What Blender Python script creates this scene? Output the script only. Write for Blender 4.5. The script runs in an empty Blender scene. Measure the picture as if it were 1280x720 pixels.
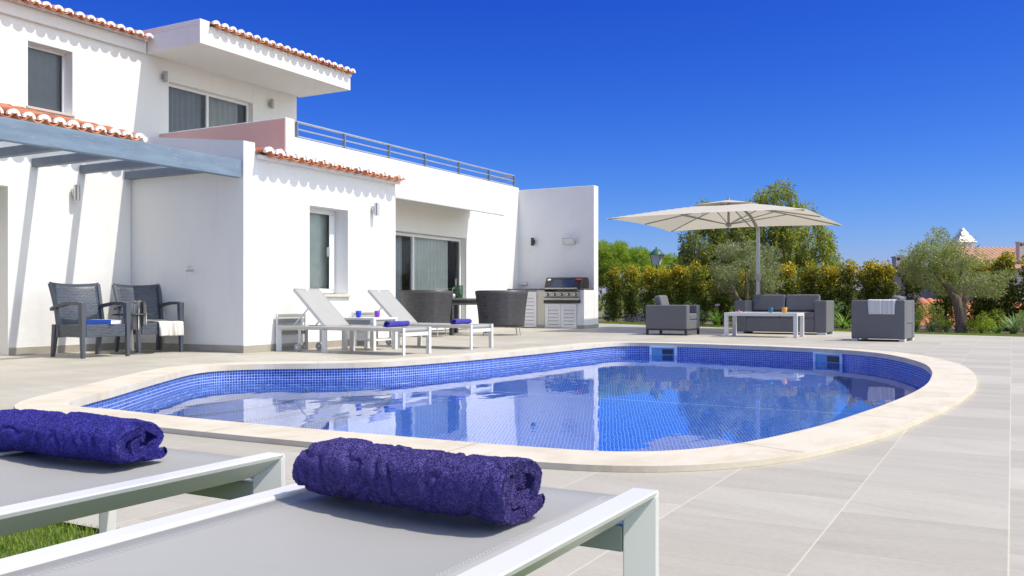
import bpy, math, random
import numpy as np
from mathutils import Vector, Matrix, noise
from mathutils.geometry import tessellate_polygon
R = math.radians
scene = bpy.context.scene
col = scene.collection

# ------------------------------------------------------------------ camera, sky, sun, exposure
# X runs along the house front (away from the camera), Y runs into the house, Z is up.
THETA = R(28.95)
cam = bpy.data.objects.new('camera', bpy.data.cameras.new('camera')); col.objects.link(cam)
cam.location = (0, 0, .70)
cam.rotation_euler = (R(90), 0, THETA - R(90))
cam.data.lens = 1130 / 1280 * 36; cam.data.sensor_width = 36
cam.data.shift_y = 15 / 1280
cam.data.clip_start = .05; cam.data.clip_end = 5000
scene.camera = cam

SUN = Vector((.13, -.65, 1.0)).normalized()
EL = math.asin(SUN.z); AZ = math.atan2(SUN.x, SUN.y)
world = bpy.data.worlds.new('World'); scene.world = world; world.use_nodes = True
wn = world.node_tree; wn.nodes.clear()
sky = wn.nodes.new('ShaderNodeTexSky'); sky.sky_type = 'NISHITA'; sky.sun_disc = False
sky.sun_elevation = EL; sky.sun_rotation = AZ
sky.air_density = 1.0; sky.dust_density = .35; sky.ozone_density = 3.0; sky.altitude = 0
# the photograph's sky is deep and saturated: deepen the physical sky's red and green channels
def wmath(op, a, b):
    m = wn.nodes.new('ShaderNodeMath'); m.operation = op
    for i, v in enumerate((a, b)):
        if isinstance(v, (int, float)): m.inputs[i].default_value = v
        else: wn.links.new(v, m.inputs[i])
    return m.outputs[0]
spc = wn.nodes.new('ShaderNodeSeparateColor'); cbc = wn.nodes.new('ShaderNodeCombineColor'); wn.links.new(sky.outputs[0], spc.inputs[0])
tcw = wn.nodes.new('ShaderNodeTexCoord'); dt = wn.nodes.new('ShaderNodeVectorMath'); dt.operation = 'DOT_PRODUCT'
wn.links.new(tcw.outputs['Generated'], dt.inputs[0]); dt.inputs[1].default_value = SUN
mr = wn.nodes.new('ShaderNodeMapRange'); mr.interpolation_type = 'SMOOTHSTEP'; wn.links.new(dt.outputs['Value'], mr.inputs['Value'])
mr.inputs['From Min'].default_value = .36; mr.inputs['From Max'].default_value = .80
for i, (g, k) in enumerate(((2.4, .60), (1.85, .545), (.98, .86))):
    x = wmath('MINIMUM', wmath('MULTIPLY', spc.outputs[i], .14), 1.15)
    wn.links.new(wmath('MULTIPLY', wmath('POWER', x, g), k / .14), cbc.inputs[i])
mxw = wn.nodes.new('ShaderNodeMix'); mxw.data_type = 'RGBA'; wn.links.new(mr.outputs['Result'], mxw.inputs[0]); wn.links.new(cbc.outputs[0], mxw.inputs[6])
pal = wn.nodes.new('ShaderNodeMix'); pal.data_type = 'RGBA'; pal.blend_type = 'MULTIPLY'; pal.inputs[0].default_value = 1; wn.links.new(sky.outputs[0], pal.inputs[6]); pal.inputs[7].default_value = (3.5, 2.65, 1.85, 1)  # sunward sky out of view, brightened past the sky model, added to lift shade
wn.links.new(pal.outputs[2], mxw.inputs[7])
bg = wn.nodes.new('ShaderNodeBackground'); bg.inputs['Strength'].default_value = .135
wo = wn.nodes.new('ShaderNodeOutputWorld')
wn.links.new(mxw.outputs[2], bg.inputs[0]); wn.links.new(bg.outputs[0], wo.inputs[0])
sl = bpy.data.lights.new('sun', 'SUN'); sl.energy = 3.45; sl.angle = R(.53); sl.color = (1, .93, .83); sl.cycles.is_caustics_light = True
so = bpy.data.objects.new('sun', sl); col.objects.link(so); so.rotation_euler = SUN.to_track_quat('Z', 'Y').to_euler()
scene.view_settings.view_transform = 'Standard'; scene.view_settings.look = 'None'
scene.view_settings.exposure = .29; scene.view_settings.gamma = 1
scene.cycles.max_bounces = 10; scene.cycles.transparent_max_bounces = 16
scene.cycles.diffuse_bounces = 5; scene.cycles.glossy_bounces = 4

# ------------------------------------------------------------------ materials
class NT:
    def __init__(s, name):
        s.m = bpy.data.materials.new(name); s.m.use_nodes = True
        s.t = s.m.node_tree; s.b = s.t.nodes['Principled BSDF']; s.out = s.t.nodes['Material Output']
    def n(s, typ, **kw):
        x = s.t.nodes.new('ShaderNode' + typ)
        for k, v in kw.items():
            if k in x.inputs: x.inputs[k].default_value = v
            else: setattr(x, k, v)
        return x
    def l(s, a, b): s.t.links.new(a, b)
    def coord(s, scale=(1, 1, 1), which='Object', rot=(0, 0, 0)):
        tc = s.n('TexCoord'); mp = s.n('Mapping'); mp.inputs['Scale'].default_value = scale; mp.inputs['Rotation'].default_value = rot
        s.l(tc.outputs[which], mp.inputs[0]); return mp.outputs[0]
    def noise(s, vec, scale, detail=4, rough=.55):
        x = s.n('TexNoise'); x.inputs['Scale'].default_value = scale; x.inputs['Detail'].default_value = detail; x.inputs['Roughness'].default_value = rough
        s.l(vec, x.inputs['Vector']); return x.outputs['Fac']
    def ramp(s, fac, stops):
        r = s.n('ValToRGB'); e = r.color_ramp.elements
        while len(e) < len(stops): e.new(.5)
        for q, (p, c) in zip(e, stops): q.position = p; q.color = (*c, 1) if len(c) == 3 else c
        s.l(fac, r.inputs[0]); return r.outputs[0]
    def mix(s, fac, a, b, mode='MIX'):
        x = s.n('Mix', data_type='RGBA', blend_type=mode)
        for sock, v in ((0, fac), (6, a), (7, b)):
            if isinstance(v, (int, float)): x.inputs[sock].default_value = v
            elif isinstance(v, tuple): x.inputs[sock].default_value = (*v, 1) if len(v) == 3 else v
            else: s.l(v, x.inputs[sock])
        return x.outputs[2]
    def math(s, op, a, b=0.0):
        x = s.n('Math', operation=op)
        for i, v in enumerate((a, b)):
            if isinstance(v, (int, float)): x.inputs[i].default_value = v
            else: s.l(v, x.inputs[i])
        return x.outputs[0]
    def bump(s, h, strength, dist=.01):
        x = s.n('Bump'); x.inputs['Strength'].default_value = strength; x.inputs['Distance'].default_value = dist
        s.l(h, x.inputs['Height']); s.l(x.outputs[0], s.b.inputs['Normal']); return x
    def base(s, c):
        if isinstance(c, tuple): s.b.inputs['Base Color'].default_value = (*c, 1)
        else: s.l(c, s.b.inputs['Base Color'])
    def set(s, **kw):
        for k, v in kw.items(): s.b.inputs[k.replace('_', ' ')].default_value = v
        return s

def hexmix(c, f): return tuple(min(1, x * f) for x in c)
def simple(name, c, rough=.5, metal=0, var=.08, vs=6, bump=0, bs=200, spec=.5):
    t = NT(name); v = t.coord()
    n = t.noise(v, vs)
    t.base(t.ramp(n, [(.3, hexmix(c, 1 - var)), (.7, hexmix(c, 1 + var))]))
    t.set(Roughness=rough, Metallic=metal); t.b.inputs['Specular IOR Level'].default_value = spec
    if bump: t.bump(t.noise(v, bs, 2), bump, .004)
    return t.m

def stucco(name, c):
    t = NT(name); v = t.coord(); sv = t.coord((3, 3, .35))
    a = t.noise(v, .9, 5); st = t.noise(sv, 2.2, 4)
    c1 = t.ramp(a, [(.3, hexmix(c, .955)), (.7, c)])
    c2 = t.mix(t.ramp(st, [(.56, (0, 0, 0)), (.85, (.30, .30, .30))]), c1, hexmix(c, .78))
    t.base(c2); t.set(Roughness=.88); t.b.inputs['Specular IOR Level'].default_value = .25
    t.bump(t.math('ADD', t.noise(v, 70, 3), t.math('MULTIPLY', t.noise(v, 4, 4), 3.5)), .30, .008)
    return t.m

def paving():
    t = NT('stone_paving'); S = .489
    tc = t.n('TexCoord'); sp = t.n('SeparateXYZ'); t.l(tc.outputs['Object'], sp.inputs[0])
    row = t.math('DIVIDE', t.math('SUBTRACT', sp.outputs[1], .008), S); rf = t.math('FLOOR', row); rfr = t.math('SUBTRACT', row, rf)
    off = t.n('TexWhiteNoise', noise_dimensions='1D'); t.l(rf, off.inputs['W'])
    colm = t.math('ADD', t.math('DIVIDE', sp.outputs[0], S * 1.0), off.outputs['Value']); cf = t.math('FLOOR', colm); cfr = t.math('SUBTRACT', colm, cf)
    def edge(fr, w):
        d = t.math('MINIMUM', fr, t.math('SUBTRACT', 1.0, fr)); return t.math('LESS_THAN', d, w)
    je = edge(rfr, .0052); jf = edge(cfr, .0042)
    cmb = t.n('CombineXYZ'); t.l(rf, cmb.inputs[0]); t.l(cf, cmb.inputs[1])
    wn_ = t.n('TexWhiteNoise', noise_dimensions='2D'); t.l(cmb.outputs[0], wn_.inputs['Vector'])
    # veins: run across each tile, shifted per tile
    mp = t.n('Mapping'); mp.inputs['Scale'].default_value = (7, 1.1, 1)
    ad = t.n('VectorMath', operation='MULTIPLY_ADD'); t.l(wn_.outputs['Color'], ad.inputs[0]); ad.inputs[1].default_value = (9, 9, 9); t.l(tc.outputs['Object'], ad.inputs[2])
    rv = t.n('VectorRotate', rotation_type='Z_AXIS'); t.l(ad.outputs[0], rv.inputs['Vector']); t.l(t.math('MULTIPLY', wn_.outputs['Value'], .5), rv.inputs['Angle'])
    t.l(rv.outputs[0], mp.inputs[0])
    n1 = t.noise(mp.outputs[0], 1.1, 8, .66)
    n2 = t.noise(tc.outputs['Object'], .45, 4); n3 = t.noise(tc.outputs['Object'], 45, 3)
    c = t.ramp(n1, [(.2, (.27, .245, .190)), (.42, (.405, .378, .308)), (.55, (.455, .428, .350)), (.75, (.54, .515, .430))])
    c = t.mix(.5, c, t.ramp(wn_.outputs['Value'], [(0, (.34, .315, .255)), (1, (.53, .505, .43))]))
    c = t.mix(t.ramp(n2, [(.35, (.4, .4, .4)), (.65, (0, 0, 0))]), c, (.37, .335, .27))
    c = t.mix(.12, c, t.ramp(n3, [(.3, (.3, .29, .27)), (.7, (.56, .55, .53))]))
    c = t.mix(t.math('MULTIPLY', je, .55), c, (.66, .60, .47)); c = t.mix(t.math('MULTIPLY', jf, .6), c, (.30, .265, .21))
    t.base(c); t.set(Roughness=.62); t.b.inputs['Specular IOR Level'].default_value = .35
    hgt = t.math('SUBTRACT', t.math('ADD', t.math('MULTIPLY', n1, .25), t.math('MULTIPLY', n3, .12)), t.math('MAXIMUM', je, jf))
    t.bump(hgt, .3, .004); return t.m

def mosaic(name, cols, gc, gw):
    t = NT(name); tc = t.n('TexCoord'); S = .0285
    uvm = t.n('UVMap', uv_map='UVMap'); sp = t.n('SeparateXYZ'); t.l(uvm.outputs[0], sp.inputs[0])
    fs = []
    for i in (0, 1):
        q = t.math('DIVIDE', sp.outputs[i], S); f = t.math('FLOOR', q); fr = t.math('SUBTRACT', q, f); fs.append((f, fr))
    def line(fr, w): return t.math('LESS_THAN', t.math('MINIMUM', fr, t.math('SUBTRACT', 1.0, fr)), w)
    grout = t.math('MAXIMUM', line(fs[0][1], gw), line(fs[1][1], gw))
    cmb = t.n('CombineXYZ'); t.l(fs[0][0], cmb.inputs[0]); t.l(fs[1][0], cmb.inputs[1])
    w = t.n('TexWhiteNoise', noise_dimensions='2D'); t.l(cmb.outputs[0], w.inputs['Vector'])
    c = t.ramp(w.outputs['Value'], cols)
    c = t.mix(grout, c, gc); t.base(c); t.set(Roughness=.25)
    t.bump(t.math('SUBTRACT', 1.0, grout), .3, .002); return t.m

def water():
    t = NT('pool_water'); t.t.nodes.remove(t.b)
    v = t.coord(); vs = t.coord((1.0, 1.0, 1), rot=(0, 0, THETA))
    h = t.math('ADD', t.noise(t.coord((.55, 1.5, 1), rot=(0, 0, -THETA + R(90))), 2.6, 2, .4), t.math('MULTIPLY', t.noise(v, 9, 2, .4), .16))
    b = t.n('Bump'); b.inputs['Strength'].default_value = .022; b.inputs['Distance'].default_value = .1; t.l(h, b.inputs['Height'])
    tr = t.n('BsdfRefraction'); tr.inputs[0].default_value = (.80, .95, 1.0, 1); tr.inputs['Roughness'].default_value = 0; tr.inputs['IOR'].default_value = 1.33; t.l(b.outputs[0], tr.inputs['Normal'])
    gl = t.n('BsdfGlossy'); gl.inputs['Roughness'].default_value = .0; gl.inputs[0].default_value = (.97, .98, 1, 1); t.l(b.outputs[0], gl.inputs['Normal'])
    fr = t.n('Fresnel'); fr.inputs['IOR'].default_value = 1.33; t.l(b.outputs[0], fr.inputs['Normal'])
    mx = t.n('MixShader'); t.l(t.math('MULTIPLY', fr.outputs[0], .95), mx.inputs[0]); t.l(tr.outputs[0], mx.inputs[1]); t.l(gl.outputs[0], mx.inputs[2]); t.l(mx.outputs[0], t.out.inputs[0])
    return t.m

def pane(name, tint=(.80, .84, .84), extra=.0):
    t = NT(name); t.t.nodes.remove(t.b)
    tr = t.n('BsdfTransparent'); tr.inputs[0].default_value = (*tint, 1)
    gl = t.n('BsdfGlossy'); gl.inputs['Roughness'].default_value = .01
    fr = t.n('Fresnel'); fr.inputs['IOR'].default_value = 1.5
    ad = t.math('ADD', fr.outputs[0], extra)
    mx = t.n('MixShader'); t.l(ad, mx.inputs[0]); t.l(tr.outputs[0], mx.inputs[1]); t.l(gl.outputs[0], mx.inputs[2]); t.l(mx.outputs[0], t.out.inputs[0]); return t.m

def leafmat(name, c1, c2, trans=.35, rough=.45):
    t = NT(name); g = t.n('NewGeometry')
    c = t.ramp(g.outputs['Random Per Island'], [(0, c1), (1, c2)])
    t.base(c); t.set(Roughness=rough); t.b.inputs['Specular IOR Level'].default_value = .35
    tl = t.n('BsdfTranslucent'); t.l(t.mix(1.0, c, (1.0, 1.15, .55), 'MULTIPLY'), tl.inputs[0])
    mx = t.n('MixShader'); mx.inputs[0].default_value = trans; t.l(t.b.outputs[0], mx.inputs[1]); t.l(tl.outputs[0], mx.inputs[2]); t.l(mx.outputs[0], t.out.inputs[0]); return t.m

def weathered_blue():
    t = NT('weathered_blue_wood'); v = t.coord((2.2, 30, 30))
    n = t.noise(v, 2.0, 6, .75); c = t.ramp(t.noise(t.coord((1, 6, 6)), 2, 4), [(.3, (.125, .185, .255)), (.7, (.19, .26, .34))])
    c = t.mix(t.ramp(n, [(.60, (0, 0, 0)), (.64, (.8, .8, .8))]), c, (.44, .42, .36)); t.base(c); t.set(Roughness=.7); t.bump(n, .3, .004); return t.m

def fabric_sling(name, c):
    t = NT(name); v = t.coord()
    w1 = t.n('TexWave', wave_type='BANDS', bands_direction='X'); w1.inputs['Scale'].default_value = 120; t.l(v, w1.inputs[0])
    w2 = t.n('TexWave', wave_type='BANDS', bands_direction='Y'); w2.inputs['Scale'].default_value = 120; t.l(v, w2.inputs[0])
    m = t.math('MULTIPLY', w1.outputs['Fac'], w2.outputs['Fac'])
    big = t.noise(v, 5, 4)
    cc = t.mix(.26, t.ramp(big, [(.3, hexmix(c, .95)), (.7, c)]), t.ramp(m, [(0, hexmix(c, .6)), (.6, hexmix(c, 1.15))]))
    t.base(cc); t.set(Roughness=.6); t.b.inputs['Specular IOR Level'].default_value = .3; t.bump(m, .25, .001); return t.m

def terry(name, c):
    t = NT(name); v = t.coord(); g = t.n('NewGeometry')
    n = t.noise(v, 160, 2); b = t.noise(v, 14, 3)
    cc = t.mix(t.ramp(b, [(.3, (0, 0, 0)), (.75, (1, 1, 1))]), hexmix(c, .86), hexmix(c, 1.12))
    cc = t.mix(.18, cc, t.ramp(g.outputs['Random Per Island'], [(0, hexmix(c, .6)), (1, hexmix(c, 1.5))]))
    t.base(cc); t.set(Roughness=.95, Sheen_Weight=.25, Sheen_Roughness=.5); t.b.inputs['Sheen Tint'].default_value = (.55, .5, .9, 1)
    t.b.inputs['Specular IOR Level'].default_value = .15
    t.bump(t.math('ADD', n, t.noise(v, 60, 3)), .5, .004); return t.m

def wicker(name, c, sx=60, sz=90):
    t = NT(name); v = t.coord()
    sp = t.n('SeparateXYZ'); t.l(v, sp.inputs[0])
    cm = t.n('CombineXYZ'); t.l(t.math('ADD', sp.outputs[0], sp.outputs[1]), cm.inputs[0]); t.l(sp.outputs[2], cm.inputs[1])
    br = t.n('TexBrick', offset=.5); br.inputs['Scale'].default_value = 1; br.inputs['Brick Width'].default_value = 1 / sx * 1.7; br.inputs['Row Height'].default_value = 1 / sz; br.inputs['Mortar Size'].default_value = .0022
    br.inputs['Color1'].default_value = (*c, 1); br.inputs['Color2'].default_value = (*hexmix(c, .7), 1); br.inputs['Mortar'].default_value = (*hexmix(c, .18), 1)
    t.l(cm.outputs[0], br.inputs['Vector'])
    t.base(br.outputs['Color']); t.set(Roughness=.42); t.bump(t.math('SUBTRACT', 1.0, br.outputs['Fac']), .7, .004); return t.m

def striped(name, axis='Y', scale=1.0, cols=None):
    t = NT(name); v = t.coord(); sp = t.n('SeparateXYZ'); t.l(v, sp.inputs[0])
    x = t.n('TexNoise', noise_dimensions='1D'); x.inputs['Scale'].default_value = 28 * scale; x.inputs['Detail'].default_value = 3; t.l(sp.outputs['XYZ'.index(axis)], x.inputs['W'])
    cols = cols or [(.0, (.70, .68, .62)), (.42, (.74, .72, .67)), (.5, (.36, .36, .37)), (.56, (.70, .68, .63)), (.64, (.30, .31, .33)), (.70, (.72, .70, .65))]
    t.base(t.ramp(x.outputs['Fac'], cols)); t.set(Roughness=.9, Sheen_Weight=.2); t.bump(t.noise(v, 220, 2), .4, .002); return t.m

def rooftile(name):
    t = NT(name); g = t.n('NewGeometry'); v = t.coord(); oi = t.noise(v, 3.5, 4)
    c = t.ramp(g.outputs['Random Per Island'], [(0, (.34, .10, .045)), (.35, (.50, .16, .065)), (.7, (.58, .21, .09)), (1, (.66, .33, .19))])
    c = t.mix(t.ramp(oi, [(.45, (0, 0, 0)), (.8, (.7, .7, .7))]), c, (.34, .16, .09)); t.base(c); t.set(Roughness=.8); t.bump(t.noise(v, 60, 3), .3, .004); return t.m

def limestone():
    t = NT('limestone_coping'); v = t.coord(); a = t.noise(v, 3, 6, .65); b = t.noise(t.coord((2, 9, 2)), 1.2, 5)
    c = t.ramp(a, [(.3, (.52, .46, .34)), (.5, (.60, .545, .435)), (.75, (.65, .605, .505))])
    c = t.mix(t.ramp(b, [(.55, (0, 0, 0)), (.8, (.55, .55, .55))]), c, (.53, .39, .22)); t.base(c); t.set(Roughness=.7)
    t.bump(t.math('ADD', t.noise(v, 90, 3), a), .25, .004); return t.m

def bark(name, c):
    t = NT(name); v = t.coord((6, 6, 1.3)); n = t.noise(v, 3, 6, .7)
    t.base(t.ramp(n, [(.3, hexmix(c, .45)), (.7, hexmix(c, 1.25))])); t.set(Roughness=.9); t.bump(n, .9, .03); return t.m

def earth(name, c1, c2, sc=3):
    t = NT(name); v = t.coord(); n = t.noise(v, sc, 8, .65); t.base(t.ramp(n, [(.3, c1), (.7, c2)])); t.set(Roughness=.95); t.bump(t.noise(v, 40, 4), .8, .02); return t.m

M = {}
M['white'] = stucco('white_stucco', (.80, .795, .775))
M['pink'] = stucco('pink_stucco', (.78, .50, .44))
M['skirt'] = simple('skirting_stone', (.36, .33, .28), .7, var=.12, vs=4)
M['paving'] = paving(); M['mosaic'] = mosaic('pool_mosaic', [(0, (.010, .026, .20)), (.5, (.014, .055, .36)), (1, (.025, .12, .56))], (.42, .54, .84), .085); M['mosaic_floor'] = mosaic('pool_floor_mosaic', [(0, (.004, .06, .46)), (.5, (.008, .11, .68)), (1, (.02, .21, .86))], (.42, .58, .96), .09); M['water'] = water(); M['coping'] = limestone()
M['tile'] = rooftile('terracotta_tile'); M['tile_pale'] = rooftile('bleached_tile'); [setattr(e_, 'color', c_) for e_, c_ in zip([n_ for n_ in M['tile_pale'].node_tree.nodes if n_.type == 'VALTORGB'][0].color_ramp.elements, ((.46, .26, .15, 1), (.52, .30, .18, 1), (.56, .34, .21, 1), (.60, .40, .27, 1)))]; M['mortar'] = simple('white_mortar', (.78, .77, .74), .9, var=.06, vs=9)
M['alu'] = simple('white_powder_coat', (.66, .665, .655), .32, var=.015, vs=3)
M['frame'] = simple('white_window_frame', (.78, .78, .78), .35, var=.01)
M['steel'] = simple('brushed_steel', (.58, .57, .55), .3, 1, var=.05, vs=20)
M['rail'] = simple('grey_railing_metal', (.20, .24, .29), .4, .3, var=.05)
M['dark_metal'] = simple('dark_metal', (.045, .047, .05), .45, .2)
M['bluewood'] = weathered_blue()
M['rafter'] = simple('blue_grey_rafter', (.17, .20, .245), .65, var=.1, vs=5)
M['glass'] = pane('window_glass'); M['glass_dark'] = pane('dark_window_glass', (.58, .60, .62), .0)
M['room'] = simple('dim_room', (.45, .45, .43), .9); M['curtain'] = simple('curtain_cloth', (.80, .80, .78), .9, var=.05)
M['curtain_dark'] = simple('dark_curtain_cloth', (.50, .52, .56), .9, var=.05)
M['window_fill_sheet'] = simple('window_fill_sheet', (.72, .76, .70), .8)  # pale sheet added behind the wing window to brighten its dark interior
M['sling'] = fabric_sling('grey_sling', (.37, .37, .355)); M['sling_white'] = fabric_sling('pale_sling', (.36, .36, .35))
M['thread'] = simple('seam_thread', (.62, .62, .60), .8)
M['terry'] = terry('indigo_terry', (.088, .070, .255)); M['terry_blue'] = terry('blue_terry', (.048, .044, .30))
M['wicker'] = wicker('slate_wicker', (.10, .12, .16), 34, 52); M['slate'] = simple('slate_plastic', (.062, .075, .10), .42, var=.05, bump=.1)
M['rattan'] = wicker('charcoal_rattan', (.075, .075, .085), 26, 40)
M['sofa'] = fabric_sling('charcoal_outdoor_fabric', (.15, .152, .162)); M['sofa_leg'] = simple('sofa_leg_black', (.02, .02, .022), .4)
M['sofa_foot'] = simple('pale_sofa_foot', (.6, .6, .58), .5)
ct_ = NT('ecru_canopy'); ct_.base((.70, .67, .59)); ct_.set(Roughness=.85); tl_ = ct_.n('BsdfTranslucent'); tl_.inputs[0].default_value = (.66, .60, .48, 1); mx_ = ct_.n('MixShader'); mx_.inputs[0].default_value = .38
ct_.l(ct_.b.outputs[0], mx_.inputs[1]); ct_.l(tl_.outputs[0], mx_.inputs[2]); ct_.l(mx_.outputs[0], ct_.out.inputs[0]); ct_.bump(ct_.noise(ct_.coord(), 220, 2), .1, .003); M['canopy'] = ct_.m
M['umbrella_metal'] = simple('silver_umbrella_metal', (.45, .48, .52), .35, .6); M['umbrella_dark'] = simple('grey_umbrella_rib', (.36, .35, .32), .45, .3)
M['granite'] = simple('dark_granite', (.10, .10, .105), .3, var=.4, vs=90)
M['beige'] = stucco('beige_render', (.62, .58, .47)); M['louvre'] = simple('louvre_paint', (.74, .74, .73), .4, var=.02)
M['black_enamel'] = simple('black_enamel', (.028, .024, .023), .22); M['red'] = simple('red_badge', (.55, .03, .03), .4)
M['bark'] = bark('olive_bark', (.20, .155, .11)); M['bark_dark'] = bark('dark_bark', (.08, .06, .045))
M['soil'] = earth('planting_soil', (.09, .065, .04), (.18, .135, .09)); M['lawn'] = earth('lawn_green', (.07, .11, .02), (.12, .17, .03), 14)
M['ground'] = earth('dry_ground', (.10, .12, .05), (.19, .17, .09), .5)
M['blade'] = leafmat('grass_blade', (.14, .23, .03), (.30, .38, .06), .45)
M['leaf_dark'] = leafmat('hedge_leaf', (.060, .095, .020), (.13, .17, .03), .4)
M['leaf_mid'] = leafmat('hedge_leaf_mid', (.20, .24, .03), (.36, .36, .05), .5)
M['leaf_gold'] = leafmat('golden_leaf', (.62, .42, .02), (.80, .60, .06), .45)
M['leaf_olive'] = leafmat('olive_leaf', (.20, .225, .115), (.38, .40, .25), .35)
M['leaf_pepper'] = leafmat('pepper_leaf', (.27, .30, .05), (.48, .47, .10), .5)
M['leaf_pepper_b'] = leafmat('pepper_leaf_dark', (.14, .18, .05), (.27, .30, .08), .45)
M['leaf_pine'] = leafmat('pine_needles', (.22, .33, .03), (.40, .50, .06), .45)
M['leaf_lime'] = leafmat('lime_leaf', (0.22, 0.32, 0.02), (0.4, 0.48, 0.05), .4)
M['leaf_strap'] = leafmat('strap_leaf', (0.136, 0.255, 0.043), (0.323, 0.493, 0.102), .35)
M['leaf_grey'] = leafmat('grey_green_leaf', (0.162, 0.252, 0.108), (0.288, 0.378, 0.18), .3)
M['petal_pink'] = leafmat('pink_petal', (.50, .25, .38), (.72, .50, .58), .3); M['petal_lilac'] = leafmat('lilac_petal', (.42, .28, .60), (.60, .45, .75), .3)
M['pale_wall'] = stucco('far_wall', (.62, .52, .47)); M['far_grey'] = stucco('far_grey_wall', (.42, .44, .46))

# ------------------------------------------------------------------ mesh helpers
class MB:
    def __init__(s): s.v = []; s.f = []; s.m = []; s.uv = None; s.smooth = set()
    def add(s, vs, fs, mi=0, smooth=False):
        b = len(s.v); s.v += [tuple(x) for x in vs]
        for f in fs:
            if smooth: s.smooth.add(len(s.f))
            s.f.append(tuple(b + i for i in f)); s.m.append(mi)
        return s
    def box(s, a, b, mi=0, M4=None):
        (x0, y0, z0), (x1, y1, z1) = a, b
        x0, x1 = sorted((x0, x1)); y0, y1 = sorted((y0, y1)); z0, z1 = sorted((z0, z1))
        vs = [Vector(q) for q in ((x0, y0, z0), (x1, y0, z0), (x1, y1, z0), (x0, y1, z0), (x0, y0, z1), (x1, y0, z1), (x1, y1, z1), (x0, y1, z1))]
        if M4 is not None: vs = [M4 @ q for q in vs]
        return s.add(vs, [(0, 3, 2, 1), (4, 5, 6, 7), (0, 1, 5, 4), (1, 2, 6, 5), (2, 3, 7, 6), (3, 0, 4, 7)], mi)
    def tube(s, pts, r, n=8, mi=0, caps=True, smooth=True):
        pts = [Vector(p) for p in pts]; rs = r if isinstance(r, (list, tuple)) else [r] * len(pts)
        vs = []; fs = []; up = None
        for i, p in enumerate(pts):
            d = (pts[min(i + 1, len(pts) - 1)] - pts[max(i - 1, 0)]).normalized()
            if up is None: up = d.orthogonal().normalized()
            up = (up - d * up.dot(d)); up = up.normalized() if up.length > 1e-6 else d.orthogonal().normalized()
            sd = d.cross(up)
            for k in range(n):
                a = 2 * math.pi * k / n; vs.append(p + (up * math.cos(a) + sd * math.sin(a)) * rs[i])
        for i in range(len(pts) - 1):
            for k in range(n): fs.append((i * n + k, i * n + (k + 1) % n, (i + 1) * n + (k + 1) % n, (i + 1) * n + k))
        s.add(vs, fs, mi, smooth)
        if caps:
            s.add(vs[:n], [tuple(range(n - 1, -1, -1))], mi); s.add(vs[-n:], [tuple(range(n))], mi)
        return s
    def lathe(s, prof, c=(0, 0, 0), n=20, mi=0, caps=True):
        vs = [(c[0] + r * math.cos(2 * math.pi * k / n), c[1] + r * math.sin(2 * math.pi * k / n), c[2] + z) for r, z in prof for k in range(n)]
        fs = [(i * n + k, i * n + (k + 1) % n, (i + 1) * n + (k + 1) % n, (i + 1) * n + k) for i in range(len(prof) - 1) for k in range(n)]
        s.add(vs, fs, mi, True)
        if caps:
            s.add(vs[:n], [tuple(range(n - 1, -1, -1))], mi); s.add(vs[-n:], [tuple(range(n))], mi)
        return s
    def prism(s, poly, z0, z1, mi=0):
        n = len(poly); vs = [(x, y, z0) for x, y in poly] + [(x, y, z1) for x, y in poly]
        return s.add(vs, [tuple(range(n - 1, -1, -1)), tuple(range(n, 2 * n))] + [(i, (i + 1) % n, n + (i + 1) % n, n + i) for i in range(n)], mi)
    def extrude(s, poly3, vec, mi=0):
        n = len(poly3); vec = Vector(vec); vs = [Vector(p) for p in poly3] + [Vector(p) + vec for p in poly3]
        return s.add(vs, [tuple(range(n - 1, -1, -1)), tuple(range(n, 2 * n))] + [(i, (i + 1) % n, n + (i + 1) % n, n + i) for i in range(n)], mi)
    def build(s, name, mats, parent=None, bevel=0, seg=2, fix=True):
        me = bpy.data.meshes.new(name); me.from_pydata(s.v, [], s.f)
        mats = mats if isinstance(mats, list) else [mats]
        for m in mats: me.materials.append(M[m] if isinstance(m, str) else m)
        me.polygons.foreach_set('material_index', s.m)
        sm = np.zeros(len(s.f), bool); sm[list(s.smooth)] = True; me.polygons.foreach_set('use_smooth', sm)
        if s.uv is not None:
            ul = me.uv_layers.new(name='UVMap'); ul.data.foreach_set('uv', np.array(s.uv, dtype=np.float32).ravel())
        me.update()
        o = bpy.data.objects.new(name, me); col.objects.link(o)
        if parent is not None: o.parent = parent
        if bevel:
            b = o.modifiers.new('bevel', 'BEVEL'); b.width = bevel; b.segments = seg; b.limit_method = 'ANGLE'; b.angle_limit = R(40); b.harden_normals = False
        return o

def tag(o, label=None, cat=None, group=None, kind=None):
    if label: o['label'] = label
    if cat: o['category'] = cat
    if group: o['group'] = group
    if kind: o['kind'] = kind
    return o
def thing(name, label, cat, loc=(0, 0, 0), rz=0, group=None):
    o = bpy.data.objects.new(name, None); col.objects.link(o); o.location = loc; o.rotation_euler = (0, 0, rz); o.empty_display_size = .1
    return tag(o, label, cat, group)
def dup(o, loc, rz, label=None, parent=None, scale=None):
    c = o.copy(); col.objects.link(c)
    if parent is not None: c.parent = parent
    else:
        c.location = loc; c.rotation_euler = (0, 0, rz)
        if label: c['label'] = label
        if scale: c.scale = scale
    for ch in [x for x in col.objects if x.parent == o]: dup(ch, None, None, None, c)
    return c
def struct(o, label=None, cat=None): return tag(o, label, cat, kind='structure')
def rot2(x, y, a): return (x * math.cos(a) - y * math.sin(a), x * math.sin(a) + y * math.cos(a))

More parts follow.
